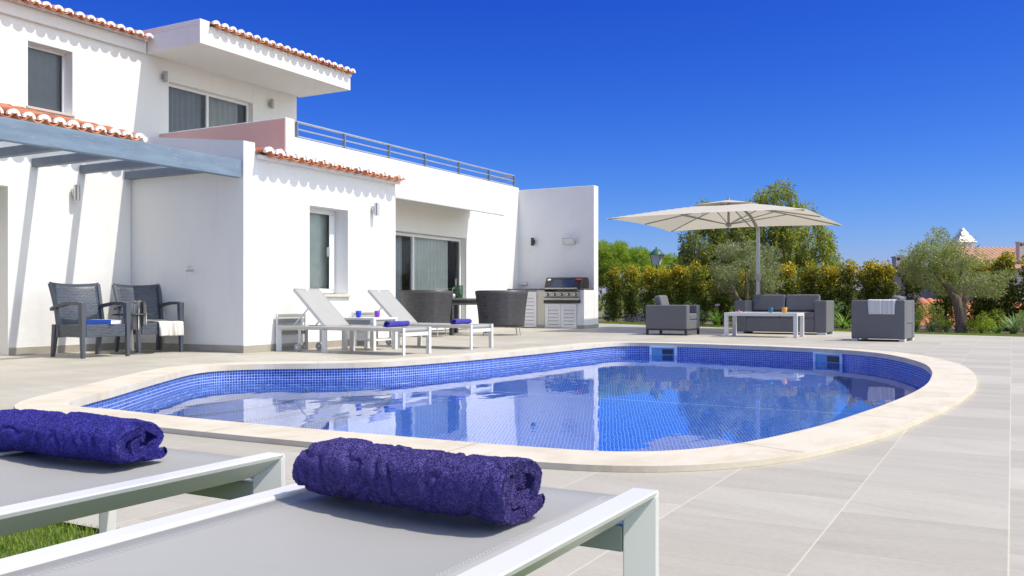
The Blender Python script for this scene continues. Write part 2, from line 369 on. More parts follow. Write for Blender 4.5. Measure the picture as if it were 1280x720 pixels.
# ------------------------------------------------------------------ pool outline
RAW = [(3.74, 5.40), (4.575, 5.99), (5.486, 6.60), (6.10, 6.98), (6.45, 7.13), (6.75, 7.12), (7.074, 6.90), (7.42, 6.46), (7.92, 6.02), (8.867, 5.79), (10.179, 5.66), (11.492, 5.60), (12.518, 5.57),
       (13.10, 5.52), (13.38, 5.36), (13.50, 5.0), (13.52, 4.5), (13.453, 3.856), (13.235, 2.863), (12.838, 1.98), (12.29, 1.465), (11.442, 1.08), (10.442, .79), (9.464, .65), (8.621, .595), (7.823, .58), (7.005, .623), (6.26, .698), (5.723, .771),
       (5.141, .86), (4.733, .95), (4.344, 1.06), (4.085, 1.17), (3.894, 1.297), (3.77, 1.439), (3.685, 1.64), (3.635, 2.1), (3.62, 2.6), (3.61, 3.1), (3.605, 3.6), (3.62, 4.2), (3.66, 4.8)]
def catmull(P, closed=True, k=5):
    out = []; n = len(P)
    for i in range(n):
        p0, p1, p2, p3 = (Vector(P[(i + j - 1) % n]) for j in range(4))
        for q in range(k):
            t = q / k; out.append(.5 * ((2 * p1) + (p2 - p0) * t + (2 * p0 - 5 * p1 + 4 * p2 - p3) * t * t + (3 * p1 - p0 - 3 * p2 + p3) * t ** 3))
    return out
INNER = catmull([(x, y) for x, y in RAW])
def area(P): return .5 * sum(P[i][0] * P[(i + 1) % len(P)][1] - P[(i + 1) % len(P)][0] * P[i][1] for i in range(len(P)))
if area(INNER) < 0: INNER.reverse()
def offset(P, d):
    n = len(P); out = []
    for i in range(n):
        a = (P[i] - P[i - 1]).normalized(); b = (P[(i + 1) % n] - P[i]).normalized()
        na = Vector((a.y, -a.x)); nb = Vector((b.y, -b.x)); m = (na + nb)
        if m.length < 1e-4: m = na
        m.normalize(); out.append(P[i] + m * d / max(.55, m.dot(na)))
    # drop points that fold back inside the offset
    res = []
    for q in out:
        if min((q - p).length for p in P) >= abs(d) * .97: res.append(q)
    return res
OUTER = offset(INNER, .33); HOLE = offset(INNER, .16)
def smoothloop(P, it=2):
    for _ in range(it): P = [(P[i - 1] + P[i] * 2 + P[(i + 1) % len(P)]) / 4 for i in range(len(P))]
    return P
OUTER = smoothloop(OUTER, 3)

def sheet_with_hole(outer, hole, z):
    o3 = [Vector((x, y, 0)) for x, y in outer]; h3 = [Vector((p[0], p[1], 0)) for p in hole]
    tri = tessellate_polygon([o3, h3]); mb = MB(); vs = [(p.x, p.y, z) for p in o3 + h3]
    fs = []
    for t in tri:
        a, b, c = (Vector(vs[i]) for i in t)
        fs.append(t if (b - a).cross(c - a).z > 0 else t[::-1])
    mb.add(vs, fs); return mb

# ground, lawn, bed, patio
PATIO_EDGE = [(17.2, -9.0), (19.70, -.45), (20.557, 2.2), (24.6, 10.2), (25.3, 11.6)]
struct(sheet_with_hole([(-900, -900), (1200, -900), (1200, 900), (-900, 900)], HOLE, -.10).build('ground', 'ground'))
patio_poly = [(1.81, -9.0)] + PATIO_EDGE + [(25.3, 14.2), (1.81, 14.2)]
struct(sheet_with_hole(patio_poly, HOLE, 0).build('patio', 'paving'))
mb = MB(); e = PATIO_EDGE
mb.prism([(-6, -9), (1.805, -9), (1.805, 14), (-6, 14)], -.09, -.014)
near_lawn = mb.build('lawn', 'lawn'); struct(near_lawn)
def shift(P, d): return [(x + d * .9, y - d * .42) for x, y in P]
e2 = [(17.95, -9.2), (20.55, -.75), (21.35, 1.9), (26.3, 9.6), (27.4, 11.6)]
mb = MB(); mb.add([(*p, -.02) for p in e + [(25.3, 14)] + [(28, 14)] + e2[::-1]], [tuple(range(12))])
struct(mb.build('lawn', 'lawn'))
mb = MB(); mb.prism([(19.0, -9.4)] + [(x - .6, y + .1) for x, y in e2[1:]] + [(27, 15), (33, 17), (33, -12)], -.095, -.04)
struct(mb.build('planting_bed', 'soil'))

# pool shell
n = len(INNER); FLOOR = -1.30; WL = -.155
mb = MB(); arc = [0]
for i in range(n): arc.append(arc[-1] + (INNER[(i + 1) % n] - INNER[i]).length)
uv = []
for i in range(n):
    a, b = INNER[i], INNER[(i + 1) % n]
    mb.add([(a.x, a.y, -.02), (b.x, b.y, -.02), (b.x, b.y, FLOOR), (a.x, a.y, FLOOR)], [(0, 1, 2, 3)])
    uv += [(arc[i], .02), (arc[i + 1], .02), (arc[i + 1], -FLOOR), (arc[i], -FLOOR)]
big = offset(INNER, .05)
fl0 = len(mb.f)
tri = tessellate_polygon([[Vector((p.x, p.y, 0)) for p in big]])
for t in tri:
    q = [big[i] for i in t]
    if (q[1] - q[0]).cross(q[2] - q[0]) < 0: q = q[::-1]
    mb.add([(p.x, p.y, FLOOR) for p in q], [(0, 1, 2)]); uv += [rot2(p.x, p.y, R(-23)) for p in q]
mb.uv = uv
for i in range(fl0, len(mb.f)): mb.m[i] = 1
pb_ = mb.build('pool_basin', ['mosaic', 'mosaic_floor']); struct(pb_); pb_.cycles.is_caustics_receiver = True
# curved entry steps at the shallow end
mb = MB(); uv = []; nose = MB()
C0 = (5.55, 7.55)
for k, (r, z) in enumerate(((1.55, -.36), (1.95, -.54), (2.35, -.72), (2.75, -.90))):
    A = [R(-125 + 120 * i / 40) for i in range(41)]
    P = [(C0[0] + r * math.cos(a), C0[1] + r * math.sin(a)) for a in A]
    for i in range(40):
        (x0, y0), (x1, y1) = P[i], P[i + 1]
        mb.add([(x0, y0, z), (x1, y1, z), (x1, y1, FLOOR), (x0, y0, FLOOR)], [(0, 3, 2, 1)]); uv += [(r * A[i], 0), (r * A[i], .18), (r * A[i + 1], .18), (r * A[i + 1], 0)]
        mb.add([(C0[0], C0[1], z), (x0, y0, z), (x1, y1, z)], [(0, 1, 2)]); uv += [(0, 0), (x0 - C0[0], y0 - C0[1]), (x1 - C0[0], y1 - C0[1])]
    nose.tube([(x, y, z + .002) for x, y in P], .014, 6)
mb.uv = uv; st = mb.build('pool_steps', 'mosaic'); struct(st); st.cycles.is_caustics_receiver = True; nose.build('step_nosing', 'mortar', st)
# the pale seam lines of the basin floor
mb = MB()
for (x0, y0), (x1, y1) in (((8.44, 5.72), (8.44, .66)),):
    d = Vector((y1 - y0, x0 - x1)).normalized() * .011
    mb.add([(x0 - d.x, y0 - d.y, FLOOR + .004), (x1 - d.x, y1 - d.y, FLOOR + .004), (x1 + d.x, y1 + d.y, FLOOR + .004), (x0 + d.x, y0 + d.y, FLOOR + .004)], [(0, 1, 2, 3)])
fs_ = mb.build('floor_seam', simple('seam_grout', (.66, .76, .92), .5), st); fs_.cycles.is_caustics_receiver = True
tri = tessellate_polygon([[Vector((p.x, p.y, 0)) for p in INNER]]); mb = MB(); fs = []
for t in tri:
    a, b, c = (INNER[i] for i in t); fs.append(t if (b - a).cross(c - a) > 0 else t[::-1])
mb.add([(p.x, p.y, WL) for p in INNER], fs, 0, True); pw = mb.build('pool_water', 'water'); struct(pw); pw.cycles.is_caustics_caster = True
# coping ring
IN2 = offset(INNER, -.02); CZ = .028
def ring(mb, A, B, zA, zB):
    # bridge two loops of different counts by nearest points
    tri = tessellate_polygon([[Vector((p.x, p.y, 0)) for p in A], [Vector((p.x, p.y, 0)) for p in B]])
    allp = [(p.x, p.y, zA) for p in A] + [(p.x, p.y, zB) for p in B]; fs = []
    for t in tri:
        a, b, c = (Vector(allp[i]) for i in t)
        fs.append(t if (Vector((b.x, b.y)) - Vector((a.x, a.y))).cross(Vector((c.x, c.y)) - Vector((a.x, a.y))) > 0 else t[::-1])
    mb.add(allp, fs)
mb = MB(); ring(mb, OUTER, IN2, CZ, CZ)
for L, s in ((OUTER, 1), (IN2, -1)):
    for i in range(len(L)):
        a, b = L[i], L[(i + 1) % len(L)]; z0 = .001 if s > 0 else -.03
        f = [(a.x, a.y, z0), (b.x, b.y, z0), (b.x, b.y, CZ), (a.x, a.y, CZ)]; mb.add(f, [(0, 1, 2, 3) if s > 0 else (3, 2, 1, 0)])
cp = mb.build('pool_coping', 'coping')
bv = cp.modifiers.new('weld', 'WELD'); bv.merge_threshold = .0005
bv = cp.modifiers.new('bevel', 'BEVEL'); bv.width = .009; bv.segments = 2; bv.limit_method = 'ANGLE'; bv.angle_limit = R(50)
struct(cp)
mb = MB()   # fine joints between coping stones
acc = 0; last = -1.2
for i in range(len(INNER)):
    acc = arc[i]
    if acc - last > 1.35:
        last = acc; p = INNER[i]; t = (INNER[(i + 1) % n] - INNER[i - 1]).normalized(); nn = Vector((t.y, -t.x))
        a = p - nn * .016; b = p + nn * .325; w = t * .0022
        mb.add([(a.x - w.x, a.y - w.y, CZ + .0015), (b.x - w.x, b.y - w.y, CZ + .0015), (b.x + w.x, b.y + w.y, CZ + .0015), (a.x + w.x, a.y + w.y, CZ + .0015)], [(0, 1, 2, 3)])
mb.build('coping_joint', simple('joint_sand', (.42, .36, .27), .9), cp)
# skimmers
M['skim'] = simple('skimmer_plastic', (.55, .68, .86), .4); M['skim_in'] = simple('skimmer_throat', (.14, .36, .58), .5)
def skimmer(a, b, label):
    a = Vector(a); b = Vector(b); c = (a + b) / 2; w = (b - a).length / 2; ang = math.atan2(b.y - a.y, b.x - a.x)
    t = thing('pool_skimmer', label, 'pool skimmer', (c.x, c.y, -.125), ang)   # local +Y points out of the pool wall into the water
    f = MB(); h = .10; d = .03
    f.box((-w, -.01, h - .025), (w, d, h)); f.box((-w, -.01, -h), (w, d, -h + .025)); f.box((-w, -.01, -h + .025), (-w + .035, d, h - .025)); f.box((w - .035, -.01, -h + .025), (w, d, h - .025))
    f.build('frame', 'skim', t, .003)
    g = MB(); g.box((-w + .035, -.008, -h + .025), (w - .035, .008, h - .025)); g.build('throat', 'skim_in', t)
    g = MB(); g.box((-w + .06, .0085, -.02), (.01, .018, h - .045)); g.build('flap', 'dark_metal', t)
    return t
skimmer((13.515, 4.55), (13.503, 4.99), 'pale blue framed skimmer in the far pool wall, below the left lounge chair')
skimmer((12.845, 1.995), (13.045, 2.41), 'pale blue framed skimmer in the far pool wall, below the chair with a striped towel')

# ------------------------------------------------------------------ house
house = thing('house', 'white rendered villa with terracotta eaves, upper balcony and terrace', 'house', (8.70, 8.85, 0))
HO = Vector((8.70, 8.85, 0))
def hp(mb, name, mat, bevel=0, parent=None):
    par = parent or house
    mb.v = [(x - HO.x, y - HO.y, z - HO.z) for x, y, z in mb.v]
    if parent is not None and parent is not house: pass
    return mb.build(name, mat, par, bevel)
VW, VA, VM, VU = 8.85, 11.05, 11.25, 14.5
def wall_x(u0, u1, z0, z1, v, th, holes=()):
    """wall parallel to X, outer face at v, with rectangular openings (u0,u1,z0,z1)"""
    mb = MB(); us = sorted({u0, u1, *[h[0] for h in holes], *[h[1] for h in holes]}); zs = sorted({z0, z1, *[h[2] for h in holes], *[h[3] for h in holes]})
    us = [u for u in us if u0 <= u <= u1]; zs = [z for z in zs if z0 <= z <= z1]
    def solid(i, j):
        if i < 0 or j < 0 or i >= len(us) - 1 or j >= len(zs) - 1: return False
        cu = (us[i] + us[i + 1]) / 2; cz = (zs[j] + zs[j + 1]) / 2
        return not any(h[0] < cu < h[1] and h[2] < cz < h[3] for h in holes)
    for i in range(len(us) - 1):
        for j in range(len(zs) - 1):
            if not solid(i, j): continue
            a, b, c, d = us[i], us[i + 1], zs[j], zs[j + 1]
            mb.add([(a, v, c), (b, v, c), (b, v, d), (a, v, d)], [(0, 1, 2, 3)]); mb.add([(a, v + th, c), (b, v + th, c), (b, v + th, d), (a, v + th, d)], [(3, 2, 1, 0)])
            if not solid(i - 1, j): mb.add([(a, v, c), (a, v, d), (a, v + th, d), (a, v + th, c)], [(0, 1, 2, 3)])
            if not solid(i + 1, j): mb.add([(b, v, c), (b, v + th, c), (b, v + th, d), (b, v, d)], [(0, 1, 2, 3)])
            if not solid(i, j - 1): mb.add([(a, v, c), (a, v + th, c), (b, v + th, c), (b, v, c)], [(0, 1, 2, 3)])
            if not solid(i, j + 1): mb.add([(a, v, d), (b, v, d), (b, v + th, d), (a, v + th, d)], [(0, 1, 2, 3)])
    return mb
def weld(o, bevel=.006):
    w = o.modifiers.new('weld', 'WELD'); w.merge_threshold = .0005
    b = o.modifiers.new('bevel', 'BEVEL'); b.width = bevel; b.segments = 2; b.limit_method = 'ANGLE'; b.angle_limit = R(40); return o
# front wing
hp(wall_x(8.905, 12.05, 0, 2.72, VW, .32, [(9.978, 10.839, .785, 2.065)]), 'wall', 'white')
mb = MB(); mb.extrude([(8.70, VW, 0), (8.70, VA + .9, 0), (8.70, VA + .9, 3.15), (8.70, VW, 2.80)], (.2049, 0, 0)); hp(mb, 'wall', 'white', 0)
mb = MB(); mb.box((11.85, VW + .32, 0), (12.05, VM - .003, 2.8)); hp(mb, 'wall', 'white', .004)
mb = MB(); mb.box((8.91, VW + .33, 2.62), (11.85, VM - .003, 2.70)); hp(mb, 'ceiling', 'white')
# wall beside the pergola
weld(hp(wall_x(-2, 8.695, 0, 2.90, VA, .3, [(5.3, 6.88, 0, 2.13)]), 'wall', 'white'))
mb = MB(); mb.box((5.2, VA + .30, 0), (6.98, VA + .34, 2.2)); hp(mb, 'door', 'beige')
# terrace block
weld(hp(wall_x(12.062, 20.70, 0, 3.62, VM, .30, [(14.6, 18.12, 0, 2.15)]), 'wall', 'white'))
mb = MB(); mb.box((8.92, VM + .01, 0), (12.06, VM + .29, 2.9)); hp(mb, 'wall', 'white')
mb = MB(); mb.box((20.40, VM + .30, 0), (20.70, 22, 3.62)); hp(mb, 'wall', 'white', .006)
mb = MB(); mb.box((12.06, VM - .003, 3.0), (12.28, VM + .22, 3.935)); mb.box((12.06, VM + .2201, 3.0), (12.28, VU - .002, 3.935)); hp(mb, 'balcony_parapet', 'white', .005)
mb = MB(); mb.box((12.052, VM + .012, 2.95), (12.0598, VU - .003, 3.915)); hp(mb, 'balcony_side_wall', 'pink')
mb = MB(); mb.box((12.2, VM + .31, 3.0), (20.39, 21.9, 3.1)); hp(mb, 'terrace_floor', 'skirt')
# upper storey
weld(hp(wall_x(-3, 15.91, 2.9, 5.62, VU, .3, [(9.375, 10.20, 3.97, 5.07), (12.28, 14.53, 2.95, 5.0)]), 'wall', 'white'))
mb = MB(); mb.box((15.62, VU + .3, 2.9), (15.91, 23, 5.62)); hp(mb, 'wall', 'white', .006)
mb = MB(); mb.box((-3, VU - .07, 5.40), (11.70, VU - .001, 5.62)); hp(mb, 'cornice', 'white', .01)
mb = MB(); mb.box((11.718, 13.01, 5.41), (16.02, VU - .002, 5.76)); mb.box((11.718, 13.01, 5.761), (11.95, VU + .5, 5.86)); mb.box((11.951, VU + .001, 5.63), (16.02, VU + 2.2, 5.90))
hp(mb, 'balcony_canopy', 'white', .008)
# skirtings
s = .008
for p0, p1 in (((8.70 - s, VW - s, 0), (12.05, VW + .02, .097)), ((8.70 - s, VW + .0205, 0), (8.71, VA - s - .001, .097)), ((6.89, VA - s, 0), (8.70 - s - .001, VA + .02, .097)), ((-2, VA - s, 0), (5.29, VA + .02, .097)), ((18.12, VM - s, 0), (20.09, VM + .02, .097))):
    mb = MB(); mb.box(p0, p1); hp(mb, 'skirting', 'skirt', .002)

def tiles(u0, u1, v_e, z_e, slope, run, name, pitch=.205):
    """barrel tile roof: covers with a white mortar plug at the eave, pans between them"""
    r = pitch * .385; roof = MB(); mor = MB(); nseg = 8; k = max(1, round((u1 - u0) / pitch)); p = (u1 - u0) / k
    rows = max(1, int(run / .34)); rnd = random.Random(int(u0 * 100))
    dz = slope
    for i in range(k + 1):
        for kind in ('cover', 'pan'):
            if kind == 'pan' and i == k: continue
            uc = u0 + p * (i + (.5 if kind == 'pan' else 0))
            for rw in range(rows):
                ju = rnd.uniform(-.006, .006); jr = rnd.uniform(-.012, .012)
                va = v_e + rw * .34 + jr + (-.012 if kind == 'pan' else .006); vb = v_e + (rw + 1) * .34 + .08
                za = z_e + rw * .34 * dz + .012; zb = za + .42 * dz - .018
                vs = []
                for (vv, zz, rr) in ((va, za, r), (vb, zb, r * .88)):
                    for q in range(nseg + 1):
                        a = math.pi * q / nseg
                        for rad in (rr, rr - .014):
                            if kind == 'cover': vs.append((uc + ju + rad * math.cos(a), vv, zz + .028 + rad * math.sin(a) * .92))
                            else: vs.append((uc + ju + rad * 1.1 * math.cos(a), vv, zz + .052 - rad * math.sin(a) * .95))
                fs = []; w = 2 * (nseg + 1)
                for q in range(nseg):
                    a = 2 * q
                    fs += [(a, a + 2, w + a + 2, w + a), (a + 1, w + a + 1, w + a + 3, a + 3), (a, a + 1, a + 3, a + 2)]
                roof.add(vs, fs, 0, False)
                if kind == 'cover' and rw == 0:
                    # mortar plug filling the open end, smeared a little over the tile rim
                    vv = va - .004 - rnd.uniform(0, .006); zc = za + .024; R1 = r + .004 + rnd.uniform(0, .004); K = 9
                    arcp = [(uc + ju + R1 * math.cos(math.pi * q / K), zc + R1 * math.sin(math.pi * q / K) * .95) for q in range(K + 1)]
                    arcp += [(uc + ju + r * .62 * math.cos(math.pi * (1 - q / 5)), zc + r * .30 * math.sin(math.pi * q / 5)) for q in range(6)]
                    nn = len(arcp); pv = [(x, vv, z) for x, z in arcp] + [(x, vv + .045, z) for x, z in arcp]
                    mor.add(pv, [tuple(range(nn)), tuple(range(2 * nn - 1, nn - 1, -1))] + [(q, nn + q, nn + (q + 1) % nn, (q + 1) % nn) for q in range(nn)])
    base = MB(); ve = v_e + .10
    base.extrude([(u0 - .05, ve, z_e - .05 + .1 * dz), (u0 - .05, v_e + run, z_e - .05 + run * dz), (u0 - .05, v_e + run, z_e + .0 + run * dz), (u0 - .05, ve, z_e + .0 + .1 * dz)], (u1 - u0 + .1, 0, 0))
    ro = hp(roof, 'roof', 'tile'); 
    mor.v = [(x - HO.x, y - HO.y, z) for x, y, z in mor.v]; mor.build('eave_mortar', 'mortar', ro)
    base.v = [(x - HO.x, y - HO.y, z) for x, y, z in base.v]; base.build('roof_bed', 'mortar', ro)
    return ro
tiles(8.98, 12.02, 8.66, 2.625, .115, 2.55, 'wing')
tiles(.6, 8.62, 10.75, 2.94, .24, 3.7, 'lean')
tiles(-2.0, 11.62, 14.24, 5.62, .28, 2.2, 'upper')
tiles(12.02, 16.0, 12.90, 5.765, .06, 1.9, 'balcony')
mb = MB(); mb.tube([(8.66, 10.70, 2.965), (8.66, 11.0, 2.985)], .042, 12); hp(mb, 'drain_spout', 'mortar')
mb = MB(); mb.box((8.2, 15.4, 6.02), (11.3, 15.9, 6.06)); hp(mb, 'solar_panel', 'dark_metal')

def curtain(u0, u1, z0, z1, v, mat, par, wl=.13, amp=.03):
    mb = MB(); k = int((u1 - u0) / .02); vs = []
    rnd = random.Random(int(u0 * 77)); ph = rnd.uniform(0, 6)
    for i in range(k + 1):
        u = u0 + (u1 - u0) * i / k; d = v + amp * math.sin(2 * math.pi * u / wl + ph + .8 * math.sin(u * 9)); vs += [(u - HO.x, d - HO.y, z0), (u - HO.x, d - HO.y, z1)]
    mb.add(vs, [(2 * i, 2 * i + 2, 2 * i + 3, 2 * i + 1) for i in range(k)], 0, True); return mb.build('curtain', mat, par)
def window(name, u0, u1, z0, z1, v, panes, fw=.055, glass='glass', rail=None):
    """frame + one pane per division; local to the house"""
    f = MB(); d = .06
    f.box((u0, v, z1 - fw), (u1, v + d, z1)); f.box((u0, v, z0), (u1, v + d, z0 + fw)); f.box((u0, v + .001, z0 + fw), (u0 + fw, v + d - .001, z1 - fw)); f.box((u1 - fw, v + .001, z0 + fw), (u1, v + d - .001, z1 - fw))
    for p in panes[:-1]: f.box((p[1], v - .012, z0 + fw), (p[1] + fw, v + d - .002, z1 - fw))
    w = hp(f, name, 'frame', .004)
    for a, b in panes:
        g = MB(); ga, gb = a + fw, b - (fw if b == u1 else 0); g.add([(ga, v + .026, z0 + fw), (gb, v + .026, z0 + fw), (gb, v + .026, z1 - fw), (ga, v + .026, z1 - fw)], [(0, 1, 2, 3)]); g.v = [(x - HO.x, y - HO.y, z) for x, y, z in g.v]; g.build('pane', glass, w)
    return w
def room(u0, u1, z0, z1, v0, depth):
    mb = MB(); v1 = v0 + depth
    for q in ([(u0, v1, z0), (u1, v1, z0), (u1, v1, z1), (u0, v1, z1)], [(u0, v0, z0), (u0, v1, z0), (u0, v1, z1), (u0, v0, z1)], [(u1, v0, z0), (u1, v0, z1), (u1, v1, z1), (u1, v1, z0)], [(u0, v0, z0), (u1, v0, z0), (u1, v1, z0), (u0, v1, z0)], [(u0, v0, z1), (u0, v1, z1), (u1, v1, z1), (u1, v0, z1)]):
        mb.add(q, [(0, 1, 2, 3)])
    return hp(mb, 'room', 'room')
# upper left window
w = window('window', 9.375, 10.20, 3.97, 5.07, VU + .20, [(9.375, 10.20)], .05, 'glass_dark'); curtain(9.42, 10.16, 4.0, 5.05, VU + .29, 'curtain_dark', w, .2, .008)
room(9.3, 10.3, 3.9, 5.12, VU + .301, 2)
mb = MB(); mb.box((9.34, VU - .035, 3.925), (10.235, VU + .19, 3.968)); hp(mb, 'window_sill', simple('pink_sill', (.62, .47, .40), .8), .004)
# upper sliding door
w = window('sliding_door', 12.28, 14.53, 2.96, 5.0, VU + .12, [(12.28, 13.33), (13.33, 14.53)], .06, 'glass_dark'); curtain(12.3, 13.3, 2.97, 4.97, VU + .25, 'curtain_dark', w); curtain(13.4, 14.35, 2.97, 4.97, VU + .27, 'curtain', w, .17)
room(12.1, 14.7, 2.95, 5.1, VU + .301, 2.5)
# wing window
w = window('window', 9.978, 10.839, .80, 2.065, VW + .25, [(9.978, 10.70)], .07); curtain(10.0, 10.80, .87, 2.0, VW + .36, 'window_fill_sheet', w, .4, .01); room(9.9, 11.2, .7, 2.2, VW + .321, 1.8)  # pale sheet added close behind the glass, stands in for a lighter room
mb = MB(); mb.box((10.69, VW + .238, .87), (10.80, VW + .249, 1.99)); mb.v = [(x - HO.x, y - HO.y, z) for x, y, z in mb.v]; mb.build('sash', 'frame', w, .003)
mb = MB(); mb.box((10.655, VW + .20, 1.36), (10.685, VW + .262, 1.50)); mb.v = [(x - HO.x, y - HO.y, z) for x, y, z in mb.v]; mb.build('handle', 'frame', w, .006)
mb = MB(); mb.box((9.95, VW - .04, .745), (10.867, VW + .245, .783)); hp(mb, 'window_sill', 'beige', .005)
# terrace sliding door
w = window('sliding_door', 14.61, 18.11, .02, 2.14, VM + .14, [(14.61, 16.12), (16.12, 18.11)], .065); curtain(16.25, 17.70, .03, 2.1, VM + .27, 'curtain', w, .13, .03); curtain(14.7, 16.1, .03, 2.1, VM + .40, 'curtain_dark', w, .2, .02)
room(14.2, 18.6, 0, 2.3, VM + .301, 3)
mb = MB(); mb.box((17.82, VM + .10, .9), (17.85, VM + .137, 1.2)); mb.v = [(x - HO.x, y - HO.y, z) for x, y, z in mb.v]; mb.build('handle', 'steel', w, .004)
# terrace railing
post = [12.45, 13.78, 15.22, 16.54, 17.94, 19.33, 20.62]; V_R = VM + .10; mb = MB()
for z, r in ((3.93, .022), (3.80, .014), (3.67, .014)):
    mb.tube([(12.45, V_R, z), (20.62, V_R, z)], r, 8); mb.tube([(20.62, V_R, z), (20.62, 16.5, z)], r, 8)
rl = hp(mb, 'terrace_railing', 'umbrella_metal')
for u in post:
    p = MB(); p.box((u - .012, V_R - .03, 3.621), (u + .012, V_R + .03, 3.925)); p.v = [(x - HO.x, y - HO.y, z) for x, y, z in p.v]; p.build('railing_post', 'rail', rl, .002)
# pergola
pg = thing('pergola', 'weathered blue timber pergola with white undersides against the villa', 'pergola', (8.66, 8.85, 0))
mb = MB(); mb.box((-8.4, .0, 2.305), (.0, .09, 2.535)); mb.build('beam', 'bluewood', pg, .008)
for u in (8.58, 7.87, 7.19, 6.5, 5.8, 5.1, 4.4):
    mb = MB(); x = u - 8.66; mb.box((x - .0, .095, 2.415), (x + .10, VA - 8.85 - .004, 2.525)); rf = mb.build('rafter', 'rafter', pg, .01)

# awning
aw = thing('awning', 'white retractable awning partly rolled out over the terrace door', 'awning', (16.2, VM, 2.8))
mb = MB(); mb.box((-2.8, -.13, .02), (2.1, -.003, .15)); mb.build('cassette', 'alu', aw, .02)
mb = MB(); mb.add([(-2.75, -.1, .06), (2.05, -.1, .06), (2.0, -.94, -.09), (-2.75, -.94, -.09)], [(0, 1, 2, 3)]); mb.add([(-2.75, -.1, .056), (2.05, -.1, .056), (2.0, -.94, -.094), (-2.75, -.94, -.094)], [(3, 2, 1, 0)]); mb.build('canopy', 'canopy', aw)
mb = MB(); mb.box((-2.78, -1.0, -.16), (2.0, -.935, -.055)); mb.build('front_bar', 'alu', aw, .015)
for x in (1.6, -1.6): mb = MB(); mb.tube([(x, -.1, .03), (x - .75, -.45, -.04), (x - .1, -.93, -.115)], .018); mb.build('folding_arm', 'alu', aw)

# barbecue wall and counter
gw = thing('garden_wall', 'tall white rendered wall standing out from the villa behind the barbecue', 'wall', (20.70, 10.2, 0))
mb = MB(); mb.box((0, 9.116 - 10.2, 0), (.27, VM + .35 - 10.2, 3.56)); mb.build('wall', 'white', gw, .008)
mb = MB(); mb.box((-.01, 9.108 - 10.2, 0), (.275, 9.116 - 10.2 + .01, .097)); mb.build('skirting', 'skirt', gw, .002)
ct = thing('barbecue_counter', 'white masonry barbecue counter with louvred doors and dark granite top', 'counter', (20.10, 10.2, 0))
U = lambda v: v - 10.2
mb = MB()
for a, b in ((9.116, 9.30), (10.19, 10.40), (11.15, 11.247)): mb.box((0, U(a), 0), (.597, U(b), .945))
mb.box((0, U(9.301), 0), (.597, U(10.189), .62)); mb.box((.03, U(10.401), 0), (.597, U(11.149), .94))
mb.build('base', 'white', ct, .004)
mb = MB(); mb.box((-.006, U(10.19), .0), (-.001, U(10.40), .94)); mb.build('pillar_face', 'beige', ct)
for a, b in ((9.108, 9.30), (10.19, 10.40)):
    mb = MB(); mb.box((-.012, U(a), 0), (-.0065, U(b), .085)); mb.build('skirting', 'skirt', ct)
mb = MB(); mb.box((-.0060, U(9.108), 0), (.60, U(9.114), .085)); mb.build('skirting', 'skirt', ct)
for a, b in ((10.17, 11.247), (9.118, 9.23)):
    mb = MB(); mb.box((-.02, U(a), .946), (.597, U(b), .985)); mb.build('worktop', 'granite', ct, .004)
def louvre(v0, v1, z0, z1, inset_l, inset_r):
    mb = MB(); x = -.03; a, b = U(v0), U(v1); il, ir = inset_l, inset_r
    mb.box((x, a, z0), (-.008, a + il, z1)); mb.box((x, b - ir, z0), (-.008, b, z1)); mb.box((x, a + il, z0), (-.008, b - ir, z0 + .07)); mb.box((x, a + il, z1 - .07), (-.008, b - ir, z1))
    d = mb.build('louvred_door', 'louvre', ct, .002)
    sl = MB(); k = int((z1 - z0 - .14) / .085); h = (z1 - z0 - .14) / k
    for i in range(k):
        zz = z0 + .07 + i * h; ya, yb = a + il, b - ir
        P = [(x + .002, zz + .012), (x + .002, zz + .020), (x + .018, zz + h + .004), (x + .018, zz + h - .006)]
        sl.extrude([(px_, ya + .001, pz_) for px_, pz_ in P], (0, yb - ya - .002, 0))
    vd = MB(); vd.box((-.0085, a + il - .005, z0 + .065), (-.0065, b - ir + .005, z1 - .065)); vd.build('louvre_shade_plate', 'dark_metal', d)  # dark plate behind the slats, its colour stands in for shade in the gaps
    sl.build('slats', 'louvre', d); return d
louvre(9.315, 9.735, .02, .605, .05, .09); louvre(9.742, 10.165, .02, .605, .05, .09); louvre(10.405, 11.14, .02, .90, .07, .13)
# grill
gr = thing('gas_barbecue', 'black hooded gas barbecue with five knobs built into the counter', 'barbecue', (20.10, 9.70, 0))
mb = MB(); mb.box((-.02, -.47, .63), (.5, .47, .925)); mb.build('firebox', 'black_enamel', gr, .008)
hood = MB(); prof = [(-.03, .965), (.10, 1.24), (.16, 1.265), (.42, 1.265), (.50, 1.20), (.50, .965)]
hood.extrude([(x, -.50, z) for x, z in prof], (0, 1.0, 0)); hd = hood.build('hood', 'black_enamel', gr, .014)
mb = MB(); # window in the hood
def hx(z): return -.03 + (z - .965) / .275 * .13
mb.add([(hx(1.02) - .006, -.27, 1.02), (hx(1.02) - .006, .33, 1.02), (hx(1.21) - .006, .27, 1.21), (hx(1.21) - .006, -.33, 1.21)], [(3, 2, 1, 0)]); mb.build('hood_window', simple('hood_glass', (.03, .045, .09), .08), hd)
for (y, z, w, h, m, nm) in ((.40, 1.20, .05, .032, 'mortar', 'thermometer'), (-.40, 1.205, .08, .02, 'red', 'badge')):
    mb = MB(); mb.lathe([(.0, -.006), (1, -.006), (1, .0), (.0, .001)], (0, 0, 0), 18, caps=False)
    a = math.atan2(.13, .275); ca, sa = math.cos(a), math.sin(a)
    mb.v = [(hx(z) - .003 + (-q[2]) * -ca * -1 * -1 + q[0] * h * sa, y + q[1] * w / 1, z + q[0] * h * ca) for q in mb.v]; mb.build(nm, m, hd)
